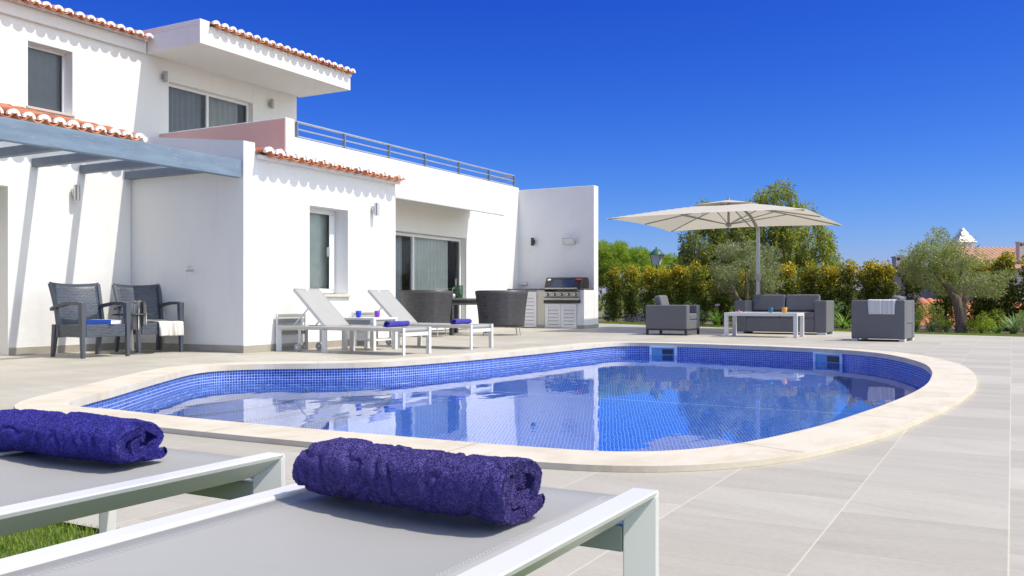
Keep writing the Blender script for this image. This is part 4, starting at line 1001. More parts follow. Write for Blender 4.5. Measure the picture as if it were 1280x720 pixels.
mb = MB(); mb.tube([(.08, 0, .23), (.13, 0, .21), (.13, 0, .10), (.076, 0, .06)], .010, 8); mb.build('handle', gm.m, jg)
for i, (x, y, c, lab) in enumerate(((15.08, 9.9, (.75, .78, .85), 'white cup farthest left on the dining table'), (15.33, 9.84, (.62, .55, .45), 'beige cup beside the green jug on the dining table'), (15.55, 10.02, (.9, .5, .15), 'orange cup behind the green jug on the dining table'))):
    t = thing('cup', lab, 'cup', (x, y, .736)); mb = MB(); mb.lathe([(.03, 0), (.045, .02), (.05, .085 + .02 * (i != 1)), (.045, .085 + .02 * (i != 1)), (.04, .02), (.001, .01)], caps=False, n=16); m = simple('cup_glaze', c, .25); mb.build('bowl', m, t)
    mb = MB(); mb.tube([(.047, 0, .075), (.075, 0, .06), (.045, 0, .03)], .007, 6); mb.build('handle', m, t)

# ------------------------------------------------------------------ lounge set
def lounge_chair(label, loc, rz, legs):
    t = thing('lounge_armchair', label, 'armchair', loc, rz, 'charcoal lounge armchairs')  # local: faces -Y, width along X, depth along Y
    w, d = .86, .86; z0 = .12 if legs else .045; h = .60 if legs else .70
    for s in (-1, 1):
        mb = MB(); x = s * w / 2; mb.box((x, -d / 2, z0), (x - s * .19, d / 2, h)); mb.build('arm', 'sofa', t, .02, 3)
    mb = MB(); mb.box((-w / 2 + .191, -d / 2 + .005, z0), (w / 2 - .191, d / 2 - .01, .30)); mb.build('seat_base', 'sofa', t, .012)
    mb = MB(); mb.box((-w / 2 + .193, -d / 2 + .0, .302), (w / 2 - .193, d / 2 - .19, .43)); mb.build('seat_cushion', 'sofa', t, .03, 3)
    mb = MB(); mb.box((-w / 2 + .191, d / 2 - .17, .301), (w / 2 - .191, d / 2 - .002, h - .01)); mb.build('back', 'sofa', t, .015)
    mb = MB(); mt = Matrix.Translation((0, d / 2 - .25, .44)) @ Matrix.Rotation(R(-14), 4, 'X'); mb.box((-w / 2 + .2, -.075, 0), (w / 2 - .2, .075, .36 if legs else .34), 0, mt); mb.build('back_cushion', 'sofa', t, .045, 4)
    if legs:
        mb = MB()
        mb.box((-w / 2 + .01, -d / 2 + .01, .095), (w / 2 - .01, -d / 2 + .05, .119)); mb.box((-w / 2 + .01, d / 2 - .05, .095), (w / 2 - .01, d / 2 - .01, .119)); mb.box((-w / 2 + .01, -d / 2 + .05, .095), (-w / 2 + .05, d / 2 - .05, .119)); mb.box((w / 2 - .05, -d / 2 + .05, .095), (w / 2 - .01, d / 2 - .05, .119)); mb.build('base_frame', 'sofa_leg', t)
        for x in (-w / 2 + .03, w / 2 - .03):
            for y in (-d / 2 + .03, d / 2 - .03): mb = MB(); mb.box((x - .022, y - .022, 0), (x + .022, y + .022, .0949)); mb.build('leg', 'sofa_leg', t, .002)
    else:
        for x in (-w / 2 + .08, w / 2 - .08):
            for y in (-d / 2 + .05, d / 2 - .05): mb = MB(); mb.box((x - .10 * .7, y - .045, 0), (x + .10 * .7, y + .045, .0449)); mb.build('foot', 'sofa_foot', t, .003)
    return t
lounge_chair('charcoal lounge armchair on short black legs, left of the coffee table, facing it', (17.63, 6.02, 0), R(0), True)
rc = lounge_chair('charcoal lounge armchair with a striped towel over its arm, nearest the pool edge', (16.78, 1.95, 0), R(180 - 5), False)
M['tow'] = striped('grey_stripe_terry', 'Y', 1.0, [(0, (.60, .60, .60)), (.40, (.74, .73, .72)), (.48, (.42, .43, .46)), (.53, (.72, .72, .70)), (.60, (.34, .35, .38)), (.66, (.70, .70, .69))])
ax = rot2(.43 - .0, 0, R(180 - 17))
drape('striped_towel', 'grey and white striped towel laid over the arm of the pool side lounge armchair', [(-.108, .40), (-.106, .60), (-.10, .695), (-.06, .706), (.06, .706), (.098, .695), (.104, .60), (.105, .45)], .44, 'Y', 'tow', (16.78 + rot2(.335, .06, R(175))[0], 1.95 + rot2(.335, .06, R(175))[1], .003), R(175), .003, 3)
sf = thing('sofa', 'charcoal two seat outdoor sofa behind the white coffee table', 'sofa', (19.27, 4.17, 0), R(-90))   # local: faces -Y (towards the camera), X along the width
w, d = 1.86, .86
for s in (-1, 1): mb = MB(); mb.box((s * w / 2, -d / 2, .045), (s * (w / 2 - .24), d / 2, .69)); mb.build('arm', 'sofa', sf, .02, 3)
mb = MB(); mb.box((-w / 2 + .241, -d / 2 + .015, .045), (w / 2 - .241, d / 2 - .012, .335)); mb.build('seat_base', 'sofa', sf, .01)
mb = MB(); mb.box((-w / 2 + .241, d / 2 - .15, .336), (w / 2 - .241, d / 2 - .004, .66)); mb.build('back', 'sofa', sf, .015)
for s in (-1, 1):
    mb = MB(); a, b = sorted((s * .006, s * (w / 2 - .243))); mb.box((a, -d / 2 + .0, .337), (b, d / 2 - .2, .455)); mb.build('seat_cushion', 'sofa', sf, .025, 3)
    mb = MB(); mt = Matrix.Translation((0, d / 2 - .27, .46)) @ Matrix.Rotation(R(-13), 4, 'X'); mb.box((a, -.07, 0), (b, .075, .355), 0, mt); mb.build('back_cushion', 'sofa', sf, .03, 3)
for x in (-w / 2 + .1, w / 2 - .1):
    for y in (-d / 2 + .05, d / 2 - .05): mb = MB(); mb.box((x - .09, y - .045, 0), (x + .09, y + .045, .0449)); mb.build('foot', 'sofa_foot', sf, .003)
cf = thing('coffee_table', 'long white coffee table in front of the charcoal sofa', 'table', (17.42, 4.14, 0))
mb = MB(); mb.box((-.33, -.68, .40), (.33, .68, .46)); mb.build('tabletop', 'alu', cf, .004)
for x in (-.29, .29):
    for y in (-.645, .645): mb = MB(); mb.box((x - .035, y - .035, 0), (x + .035, y + .035, .3995)); mb.build('leg', 'alu', cf, .004)
glass((17.34, 3.74, .461), 'drinking_glass', 'tumbler of orange juice on the coffee table', .05, .10, (.85, .45, .05), .85, (.90, .42, .01))
glass((17.36, 4.00, .461), 'drinking_glass', 'teal and lime tumbler on the coffee table', .042, .095, (.01, .18, .32), .35, (.45, .8, .05))
t = thing('saucer', 'white saucer with a red fruit near the left end of the coffee table', 'dish', (17.40, 4.62, .461)); mb = MB(); mb.lathe([(.04, 0), (.085, .014), (.08, .016), (.001, .006)], n=20, caps=False); mb.build('plate', 'frame', t)
mb = MB(); mb.lathe([(.002, .006), (.022, .012), (.028, .03), (.02, .048), (.002, .052)], n=12); mb.build('fruit', 'red', t)
t = thing('folded_napkin', 'small folded white napkin on the coffee table beside the saucer', 'napkin', (17.34, 4.45, .461), R(15)); mb = MB(); mb.box((-.05, -.06, 0), (.05, .06, .006)); mb.box((-.048, -.058, .0062), (.048, .05, .012)); mb.build('cloth', 'mortar', t)

# ------------------------------------------------------------------ cantilever parasol
UC = Vector((20.22, 5.60, 0)); um = thing('cantilever_parasol', 'large square ecru cantilever parasol on a silver mast behind the sofa', 'parasol', (UC.x + 1.0, UC.y - .42, 0))
o0 = Vector((UC.x, UC.y, 0)) - Vector((UC.x + 1.0, UC.y - .42, 0)); hs_ = 2.12; zr, za = 2.46, 2.95
def cz(x, y):   # canopy height over its own square: four sagging panels
    r = max(abs(x), abs(y)) / hs_; q = min(abs(x), abs(y)) / max(1e-6, max(abs(x), abs(y)))
    lift = .04 * (q ** 3) * r
    return za - .06 - (za - .06 - zr) * (r ** 1.12) + .02 * math.sin(r * math.pi) * (q - .5) - .035 * (1 - q) * r * (1 - r) * 0 + (.035 * (1 - q * q) * (r ** 3)) - .0 * lift
mb = MB(); N = 32; vs = []; idx = {}
for i in range(N + 1):
    for j in range(N + 1):
        x = (2 * i / N - 1) * hs_; y = (2 * j / N - 1) * hs_; r = max(abs(x), abs(y)) / hs_
        q = min(abs(x), abs(y)) / max(1e-6, max(abs(x), abs(y))); pull = 1 - .035 * (1 - q ** 2) * r ** 2     # hems curve inwards between the corners
        vs.append((o0.x + x * pull, o0.y + y * pull, cz(x, y)))
fs = []
for i in range(N):
    for j in range(N):
        x = (2 * (i + .5) / N - 1); y = (2 * (j + .5) / N - 1)
        if max(abs(x), abs(y)) < .24: continue
        fs.append((i * (N + 1) + j, (i + 1) * (N + 1) + j, (i + 1) * (N + 1) + j + 1, i * (N + 1) + j + 1))
mb.add(vs, fs, 0, True); cn = mb.build('canopy', 'canopy', um); md = cn.modifiers.new('solid', 'SOLIDIFY'); md.thickness = .006; cn.modifiers.remove(md)
mb = MB(); k = .30 * hs_; vs = [(o0.x, o0.y, za + .01)]; 
ringp = [(-k, -k), (0, -k * .94), (k, -k), (k * .94, 0), (k, k), (0, k * .94), (-k, k), (-k * .94, 0)]
vs += [(o0.x + x, o0.y + y, cz(x, y) + (.075 if x * y == 0 else .03)) for x, y in ringp]
mb.add(vs, [(0, 1 + i, 1 + (i + 1) % 8) for i in range(8)], 0, False); vt = mb.build('vent_cap', 'canopy', um); md = vt.modifiers.new('solid', 'SOLIDIFY'); md.thickness = .006
hub = (o0.x, o0.y, 2.40)
mb = MB(); mb.tube([(o0.x, o0.y, 2.34), (o0.x, o0.y, za + .06)], .028, 12); mb.lathe([(.06, 2.36), (.065, 2.38), (.065, 2.42), (.05, 2.44)], (o0.x, o0.y, 0), 16); mb.build('hub', 'umbrella_dark', um)
for dx, dy in ((-1, -1), (0, -1), (1, -1), (1, 0), (1, 1), (0, 1), (-1, 1), (-1, 0)):
    l = .97 if dx * dy else .94
    P = [(o0.x + dx * hs_ * f, o0.y + dy * hs_ * f, cz(dx * hs_ * f, dy * hs_ * f) - .025) for f in (.03, .3, .6, l)]
    mb = MB(); mb.tube(P, .014, 6); rb = mb.build('rib', 'umbrella_dark', um)
    mb = MB(); mb.tube([hub, (o0.x + dx * hs_ * .5, o0.y + dy * hs_ * .5, cz(dx * hs_ * .5, dy * hs_ * .5) - .035)], .011, 6); mb.build('strut', 'umbrella_dark', rb)
mb = MB(); mb.box((-.045, -.035, .0), (.045, .035, 2.38)); mb.build('mast', 'umbrella_metal', um, .008)
mb = MB(); mb.box((-.05, -.5, .0), (.05, .5, .07)); mb.box((-.5, -.05, .071), (.5, .05, .12)); mb.build('cross_base', 'umbrella_dark', um, .006)
mb = MB(); mb.tube([(0, 0, 2.33), (-.25, .1, 2.62), (o0.x * .5, o0.y * .5, 2.78), (o0.x, o0.y, 2.86)], [.04, .035, .03, .028], 8); mb.build('arm', 'umbrella_dark', um)
mb = MB(); mb.box((-.06, -.05, 1.15), (.06, .05, 1.32)); cb = mb.build('crank_box', 'umbrella_dark', um, .006)
mb = MB(); mb.tube([(-.06, 0, 1.23), (-.12, 0, 1.23), (-.12, 0, 1.13), (-.17, 0, 1.13)], .008, 6); mb.build('crank_handle', 'umbrella_dark', cb)

# ------------------------------------------------------------------ vegetation
def leaves(pos, size, rs, mats_idx, droop=0., aspect=.42, out=None):
    """numpy leaf quads: pos (n,3), size (n,), returns verts, faces"""
    n_ = len(pos); d = rs.normal(0, 1, (n_, 3))
    if out is not None: d += out * 1.0
    d[:, 2] -= droop * 2.2; d /= np.linalg.norm(d, axis=1)[:, None] + 1e-9
    t = np.cross(d, rs.normal(0, 1, (n_, 3))); t /= np.linalg.norm(t, axis=1)[:, None] + 1e-9
    L = size[:, None]; W_ = L * aspect / 2
    V = np.stack([pos, pos + d * L * .5 + t * W_, pos + d * L, pos + d * L * .5 - t * W_], 1).reshape(-1, 3)
    return V, np.arange(n_ * 4).reshape(-1, 4), mats_idx
def leafmesh(name, V, F, mi, mats, parent=None):
    me = bpy.data.meshes.new(name); me.from_pydata(V.tolist(), [], F.tolist())
    for m in mats: me.materials.append(M[m])
    me.polygons.foreach_set('material_index', mi.astype(np.int32)); me.update()
    o = bpy.data.objects.new(name, me); col.objects.link(o)
    if parent is not None: o.parent = parent
    return o
def blobs(centres, n_each, rs, shell=.55):
    """points scattered in ellipsoid clumps, denser at the skin; returns pos, outward, clump id"""
    P, O, I = [], [], []
    for k, (c, r) in enumerate(centres):
        m = int(n_each * (np.prod(r) ** (2 / 3)) / .04) + 8
        d = rs.normal(0, 1, (m, 3)); d /= np.linalg.norm(d, axis=1)[:, None]; rad = rs.uniform(shell, 1, (m, 1)) ** .6
        P.append(np.array(c) + d * rad * np.array(r)); O.append(d); I.append(np.full(m, k))
    return np.concatenate(P), np.concatenate(O), np.concatenate(I)

# hedge of clipped columns with golden tips
HV = []
for var in range(5):
    rs = np.random.RandomState(40 + var); cen = []
    for k in range(34):
        z = .12 + 1.45 * (k / 33) ** .95; a = rs.uniform(0, 6.28); rr = rs.uniform(.04, .24) * (1 if z < 1.3 else .75)
        cen.append(((rr * math.cos(a), rr * math.sin(a), z), (rs.uniform(.13, .21), rs.uniform(.13, .21), rs.uniform(.11, .19))))
    P, O, I = blobs(cen, 230, rs, .35)
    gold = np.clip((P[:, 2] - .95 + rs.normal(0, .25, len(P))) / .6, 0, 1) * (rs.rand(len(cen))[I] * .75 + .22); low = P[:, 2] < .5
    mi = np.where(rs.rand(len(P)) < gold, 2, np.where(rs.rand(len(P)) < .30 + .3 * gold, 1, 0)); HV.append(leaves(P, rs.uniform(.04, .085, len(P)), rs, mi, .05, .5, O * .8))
stem = MB(); stem.tube([(0, 0, -.05), (.02, .01, .7), (0, 0, 1.4)], [.03, .022, .01], 7)
hedge_px = [('first hedge column beside the barbecue wall, golden tipped', 27.67, 11.48, 1.08), ('golden tipped hedge column second from the barbecue wall', 27.5, 10.8, 1.08), ('golden tipped hedge column left of the garden lamp', 27.32, 10.1, 1.07), ('golden tipped hedge column right below the garden lamp', 27.15, 9.5, 1.06), ('golden tipped hedge column behind the left lounge armchair', 27.04, 8.92, 1.09), ('broad golden hedge column right of the left lounge armchair', 26.88, 8.35, 1.12),
            ('hedge column left of the olive behind the sofa, in its shade', 26.69, 7.6, 1.0), ('dark hedge column behind the trunk of the sofa olive', 26.52, 7.0, .98), ('dark hedge column directly behind the parasol mast', 26.33, 6.26, 1.0), ('hedge column with yellow right edge behind the sofa back', 26.16, 5.55, 1.06), ('orange topped hedge column behind the right half of the sofa', 25.99, 4.92, 1.06), ('hedge column behind the right arm of the sofa', 25.85, 4.37, 1.03),
            ('hedge column between the sofa and the towel armchair', 25.72, 3.87, 1.05), ('hedge column behind the towel end of the right armchair', 25.59, 3.35, 1.06), ('hedge column left of the gap showing terracotta tiles', 25.48, 2.92, 1.03), ('dark hedge column right of the gap showing terracotta tiles', 25.28, 2.25, 1.13), ('dark hedge column left of the right olive trunk', 25.10, 1.45, 1.13), ('dark hedge column right of the right olive trunk', 24.90, .70, 1.0), ('tall hedge column with bright tip, second from the right edge', 24.60, .10, 1.12), ('dark hedge column between the right olive and the bright tipped column', 24.8, .42, 1.0), ('hedge column at the right picture edge', 24.45, -.45, 1.08)]
protos = []
for i, (lab, x, y, s) in enumerate(hedge_px):
    if i < 5:
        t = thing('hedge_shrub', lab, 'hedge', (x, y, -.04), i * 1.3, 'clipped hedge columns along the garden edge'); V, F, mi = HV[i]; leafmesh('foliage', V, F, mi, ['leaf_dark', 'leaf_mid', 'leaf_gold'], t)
        if i == 0: sm = stem.build('stem', 'bark_dark', t)
        else: q = sm.copy(); col.objects.link(q); q.parent = t
        t.scale = (1.05, 1.05, s); protos.append(t)
    else: dup(protos[(i * 3) % 5], (x, y, -.04), i * 2.1, lab, None, (1.05 + .12 * (i == 5), 1.05, s))

def tree(name, label, loc, cen, n_each, sizes, mats, split, limbs, barkm, rs, droop=.1, aspect=.42, shell=.4, cat='tree', extra=None, group=None):
    t = thing(name, label, cat, loc, 0, group)
    P, O, I = blobs(cen, n_each, rs, shell)
    tone = rs.rand(len(cen))
    mi = np.where(rs.rand(len(P)) < np.clip(split * (.5 + tone[I]), 0, 1), 1, 0)
    if extra is not None: P, O, mi = extra(P, O, mi)
    V, F, mi = leaves(P, rs.uniform(*sizes, len(P)), rs, mi, droop, aspect, O * .5); leafmesh('crown', V, F, mi, mats, t)
    mb = MB()
    for P_, r_ in limbs: mb.tube(P_, r_, 9)
    mb.build('trunk', barkm, t); return t
def crown_centres(rs, n_, c, r, cr, zmin=-9):
    out = []
    while len(out) < n_:
        d = rs.normal(0, 1, 3); d /= np.linalg.norm(d); q = np.array(c) + d * np.array(r) * rs.uniform(.25, 1) ** .5
        if q[2] > zmin: s = rs.uniform(*cr); out.append((tuple(q), (s * rs.uniform(.8, 1.3), s * rs.uniform(.8, 1.3), s * rs.uniform(.6, 1))))
    return out
# olive behind the sofa
rs = np.random.RandomState(5)
oc = crown_centres(rs, 46, (0, 0, 1.62), (.95, .95, .72), (.16, .30), .85)
tree('olive_tree', 'grey green olive tree with several stems behind the sofa, under the parasol', (24.75, 6.35, -.04), oc, 230, (.05, .10), ['leaf_olive', 'leaf_pepper_b'], .25,
     [([(0, 0, 0), (.03, -.05, .35), (-.02, .25, .8), (.0, .5, 1.3)], [.12, .10, .06, .03]), ([(.03, -.05, .3), (.05, -.2, .75), (0, -.5, 1.25)], [.09, .06, .03]), ([(.03, 0, .35), (.1, .02, .9), (.05, .05, 1.6)], [.08, .05, .02]), ([(0, .25, .75), (.1, .75, 1.2)], [.05, .02])], 'bark', rs, .0, .24)
# olive on the right
rs = np.random.RandomState(9)
ty = Vector((.484, -.875))
oc = []
LT = [-1.25, -.9, -.5, -.15, .1, .5, .82]; TOP = [1.85, 2.15, 2.36, 2.38, 1.98, 1.55, 1.22]; BOT = [1.35, 1.08, .96, .90, .88, .86, .95]
for k in range(96):
    lat = rs.uniform(-1.22, .80); tp_ = np.interp(lat, LT, TOP); bt = np.interp(lat, LT, BOT); z = rs.uniform(bt, tp_); s_ = rs.uniform(.09, .23) * (.7 if z > tp_ - .25 else 1.1)
    dep = rs.uniform(-.75, .75) * math.sqrt(max(.05, 1 - (lat / 1.3) ** 2)); oc.append(((ty.x * lat + .875 * dep, ty.y * lat + .484 * dep, z), (s_ * 1.15, s_ * 1.15, s_ * .85)))
tw = lambda lat, z, dep=0: (ty.x * lat + .875 * dep, ty.y * lat + .484 * dep, z)
tree('olive_tree', 'olive tree with thick twisted trunk standing right of the towel armchair', (22.78, 1.02, -.04), oc, 190, (.05, .095), ['leaf_olive', 'leaf_pepper'], .35,
     [([tw(.02, 0), tw(0, .25), tw(-.04, .55), tw(-.10, .78), tw(-.2, 1.0, .15), tw(-.45, 1.4, .35)], [.14, .11, .11, .10, .06, .025]), ([tw(.02, .5), tw(.10, .8), tw(.3, 1.05), tw(.6, 1.3)], [.09, .075, .05, .022]), ([tw(-.05, .75), tw(0, 1.1), tw(.05, 1.6)], [.08, .05, .02]), ([tw(.04, .02), tw(.07, .4), tw(.08, .75)], [.085, .07, .055])], 'bark', rs, .0, .24)
# weeping pepper tree
rs = np.random.RandomState(21)
ex = Vector((.484, -.875)); 
def pc(lat, dep, z): return (ex.x * lat + .875 * dep, ex.y * lat + .484 * dep, z)
pcen = []
heads = [(-1.95, 3.75, .45), (.55, 4.25, .65), (-.9, 3.2, .8), (1.2, 3.5, .75), (0, 3.6, .8), (-2.0, 2.7, .8), (1.6, 2.7, .8), (.6, 2.7, .9), (-1.0, 2.4, .95), (2.1, 1.9, .7), (-2.3, 1.8, .75), (0, 2, .9), (1.1, 1.5, .9), (-1.2, 1.4, .9)]
for lat, z, r in heads:
    for k in range(int(26 * r / .6)):
        d = rs.normal(0, 1, 3); d /= np.linalg.norm(d); s = rs.uniform(.14, .26)
        pcen.append((pc(lat + d[0] * r, d[1] * r * 1.2, z + d[2] * r * .75), (s, s, s * 1.6)))
def hang(P, O, mi):
    # hanging strands under every part of the crown
    n_ = 900; pick = rs.choice(len(P), n_); S = P[pick]; extraP = []; k = 16
    ln = rs.uniform(.3, 1.0, n_)
    for j in range(k): extraP.append(S + np.stack([rs.normal(0, .02, n_), rs.normal(0, .02, n_), -ln * j / k], 1))
    E = np.concatenate(extraP); keep = E[:, 2] > .15; E = E[keep]
    return np.concatenate([P, E]), np.concatenate([O, np.zeros_like(E)]), np.concatenate([mi, (rs.rand(len(E)) < .35).astype(int)])
tree('pepper_tree', 'tall weeping tree with hanging yellow green foliage rising above the parasol', (32.3, 7.8, -.1), pcen, 62, (.10, .19), ['leaf_pepper', 'leaf_pepper_b'], .42,
     [([(0, 0, 0), (.1, 0, 1.2), (-.1, .3, 2.4), pc(-1.4, 0, 3.4)], [.22, .18, .12, .03]), ([(.1, 0, 1.2), pc(.4, 0, 2.6), pc(.7, 0, 4.2)], [.16, .10, .03]), ([pc(.4, 0, 2.4), pc(1.4, 0, 3.2)], [.08, .03])], 'bark_dark', rs, .5, .24, .30, extra=hang)
# rounded pines behind the hedge
def pine(label, loc, parts, seed):
    rs = np.random.RandomState(seed); cen = []
    for lat, z, r in parts:
        for k in range(int(30 * r)):
            d = rs.normal(0, 1, 3); d /= np.linalg.norm(d); d[2] = abs(d[2]) * .9 - .25; s = rs.uniform(.18, .34)
            cen.append((pc(lat + d[0] * r, d[1] * r, z + d[2] * r * .8), (s * 1.25, s * 1.25, s * .75)))
    return tree('pine_tree', label, loc, cen, 150, (.10, .19), ['leaf_pine', 'leaf_pepper_b'], .15, [([(0, 0, 0), (.1, 0, 1.2), (0, .1, 2.2)], [.18, .14, .06]), ([(.1, 0, 1.0), pc(-.9, 0, 2.2)], [.09, .04]), ([(.1, 0, 1.0), pc(.9, 0, 2.2)], [.09, .04])], 'bark_dark', rs, -.3, .16, .35, group='rounded pines beyond the hedge')
pine('bright green rounded pine beside the barbecue wall, beyond the hedge', (37.3, 15.3, -.1), [(-.6, 2.75, 1.15), (.7, 2.35, 1.1), (-1.4, 2.2, 1.0), (.2, 1.6, 1.3), (1.4, 1.8, .9), (-.3, 2.2, 1.2)], 3)
pine('lower rounded pine behind the garden lamp', (40.2, 14.0, -.1), [(-.2, 2.2, 1.05), (.9, 1.8, .9), (-.8, 1.8, .8)], 4)
pine('dull green round tree between the lamp and the weeping tree', (38.6, 12.0, -.1), [(0, 1.7, 1.1), (.9, 1.5, .9), (-.8, 1.5, .9)], 6)

# garden bed plants
def bush(label, loc, r, h, mat, mat2, seed, cat='bush', name='shrub', size=(.03, .055), asp=.45, dens=150, up=0.):
    rs = np.random.RandomState(seed); cen = []
    for k in range(22):
        d = rs.normal(0, 1, 3); d /= np.linalg.norm(d); s = r * rs.uniform(.22, .42); cen.append(((d[0] * r * .75, d[1] * r * .75, max(.04, h * .5 + d[2] * h * .42)), (s, s, s * .9)))
    P, O, I = blobs(cen, dens, rs, .4); P[:, 2] = np.maximum(P[:, 2], .0)
    t = thing(name, label, cat, loc); V, F, mi = leaves(P, rs.uniform(*size, len(P)), rs, (rs.rand(len(P)) < .3).astype(int), -up, asp, O); leafmesh('foliage', V, F, mi, [mat, mat2], t)
    mb = MB()
    for k in range(5): a = k * 1.257; mb.tube([(0, 0, -.02), (math.cos(a) * r * .3, math.sin(a) * r * .3, h * .45)], [.012, .005], 5)
    mb.build('stem', 'bark_dark', t); return t
def strap(label, loc, n_, ln, wd, mat, seed, name='strap_plant', cat='plant', flowers=None, tilt=(.25, .95)):
    rnd = random.Random(seed); mb = MB()
    for k in range(n_):
        a = rnd.uniform(0, 6.283); tl = rnd.uniform(*tilt); L_ = ln * rnd.uniform(.65, 1.1); p = Vector((rnd.uniform(-.05, .05), rnd.uniform(-.05, .05), 0)); vs = []; q = Vector((-math.sin(a), math.cos(a), 0)); ang = tl * .5
        for i in range(6):
            f = i / 5; ww = wd * (1 - f ** 2 * .95) / 2; vs += [p - q * ww, p + q * ww]; ang += tl * .32; p = p + Vector((math.cos(a) * math.sin(ang), math.sin(a) * math.sin(ang), math.cos(ang))) * (L_ / 5)
        mb.add(vs, [(2 * i, 2 * i + 1, 2 * i + 3, 2 * i + 2) for i in range(5)])
    t = thing(name, label, cat, loc); mb.build('foliage', mat, t)
    if flowers:
        fm = MB(); sm_ = MB()
        for k in range(flowers[0]):
            a = rnd.uniform(0, 6.28); r0 = rnd.uniform(.05, .25); h = flowers[1] * rnd.uniform(.75, 1.1); top = Vector((math.cos(a) * r0, math.sin(a) * r0, h)); sm_.tube([(0, 0, .05), tuple(top)], .005, 5)
            for m_ in range(16):
                d = Vector((rnd.gauss(0, 1), rnd.gauss(0, 1), rnd.gauss(.3, 1))).normalized(); c = top + d * .035; s = d.orthogonal().normalized() * .014; fm.add([c - s, c + d * .022 - s * .2, c + s + d * .004, c - d * .008], [(0, 1, 2, 3)])
        sm_.build('flower_stalk', 'leaf_strap', t); fm.build('blossom', flowers[2], t)
    return t
bush('clump of small pink flowers in the bed beside the barbecue wall', (27.35, 10.65, -.03), .42, .28, 'petal_pink', 'leaf_grey', 31, 'flowers', 'flower_clump', (.03, .05), .7, 70)
bush('low mauve flower clump at the lawn edge beside the pink flowers', (26.9, 10.15, -.03), .36, .22, 'petal_lilac', 'leaf_strap', 32, 'flowers', 'flower_clump', (.03, .05), .7, 60)
bush('rounded grey green bush left of the left lounge armchair', (27.0, 9.75, -.03), .42, .66, 'leaf_grey', 'leaf_strap', 33)
bush('grey green bush showing behind the left lounge armchair back', (26.2, 8.35, -.03), .40, .62, 'leaf_grey', 'leaf_strap', 34)
bush('small bright green bush right of the left lounge armchair', (25.6, 6.85, -.03), .26, .32, 'leaf_strap', 'leaf_lime', 35)
bush('grey green bush between the sofa and the towel armchair', (24.9, 3.95, -.03), .36, .72, 'leaf_grey', 'leaf_strap', 36)
bush('lime yellow bush just right of the right olive trunk', (22.72, .60, -.03), .30, .33, 'leaf_lime', 'leaf_lime', 37, dens=230)
bush('small lime bush left of the right olive trunk', (22.95, 1.33, -.03), .17, .28, 'leaf_lime', 'leaf_strap', 38, dens=220)
bush('dark green low bush under the right olive, left side', (23.3, 1.62, -.03), .22, .22, 'leaf_grey', 'leaf_dark', 39)
strap('arching strap leaved plant left of the left lounge armchair', (26.4, 9.25, -.03), 60, .62, .04, 'leaf_strap', 51)
strap('strap leaved plant with faded lilac flower right of the left armchair', (25.95, 7.55, -.03), 60, .55, .035, 'leaf_strap', 52, flowers=(2, .62, 'petal_lilac'))
strap('arching palm like plant between the sofa and the towel armchair', (24.1, 3.72, -.03), 55, .72, .035, 'leaf_strap', 53, tilt=(.5, 1.2))
strap('lilac flowered strap plant right behind the towel armchair', (22.75, 1.98, -.03), 90, .50, .028, 'leaf_strap', 54, flowers=(6, .86, 'petal_lilac'))
strap('green strap leaved plant left of the lilac flowered one', (22.9, 2.30, -.03), 60, .40, .028, 'leaf_lime', 55)
strap('grey green strap plant at the right picture edge', (22.45, -.02, -.03), 90, .55, .035, 'leaf_grey', 56)
strap('small strap plant between the lime bush and the right edge plant', (22.75, .28, -.03), 40, .34, .025, 'leaf_strap', 57)
bush('broad low green bush at the lawn edge behind the right edge of the towel armchair', (23.2, 2.75, -.03), .26, .34, 'leaf_strap', 'leaf_lime', 61, dens=190)
bush('rounded dark green bush behind the lime bush by the right olive', (23.6, .35, -.03), .34, .55, 'leaf_mid', 'leaf_strap', 62)
bush('green bush filling the bed left of the right olive trunk', (23.9, 1.75, -.03), .36, .62, 'leaf_mid', 'leaf_grey', 63)
bush('green bush behind the grey green strap plant at the right edge', (23.4, -.25, -.03), .34, .60, 'leaf_strap', 'leaf_mid', 64)
# garden lamp
lp = thing('garden_lamp', 'green capped lantern on a post rising above the hedge', 'lamp', (31.43, 11.35, .12))
mb = MB(); mb.tube([(0, 0, 0), (0, 0, .3), (0, 0, 1.85)], [.06, .035, .028], 10); mb.build('post', 'dark_metal', lp)
M['lamp_green'] = simple('lamp_green', (.03, .12, .07), .4); M['lamp_glass'] = simple('lamp_opal', (.66, .66, .63), .3)
mb = MB(); mb.add([(x * .12, y * .12, 1.87) for x, y in ((-1, -1), (1, -1), (1, 1), (-1, 1))] + [(x * .19, y * .19, 2.22) for x, y in ((-1, -1), (1, -1), (1, 1), (-1, 1))], [(0, 1, 5, 4), (1, 2, 6, 5), (2, 3, 7, 6), (3, 0, 4, 7), (3, 2, 1, 0), (4, 5, 6, 7)]); mb.build('lantern_glass', 'lamp_glass', lp)
mb = MB(); mb.lathe([(.30, 2.22), (.29, 2.25), (.19, 2.34), (.12, 2.42), (.05, 2.44), (.05, 2.50), (.001, 2.53)], n=8); mb.build('cap', 'lamp_green', lp)
mb = MB()
for x, y in ((-1, -1), (1, -1), (1, 1), (-1, 1)): mb.tube([(x * .122, y * .122, 1.87), (x * .193, y * .193, 2.22)], .012, 5)
mb.build('lantern_frame', 'lamp_green', lp)

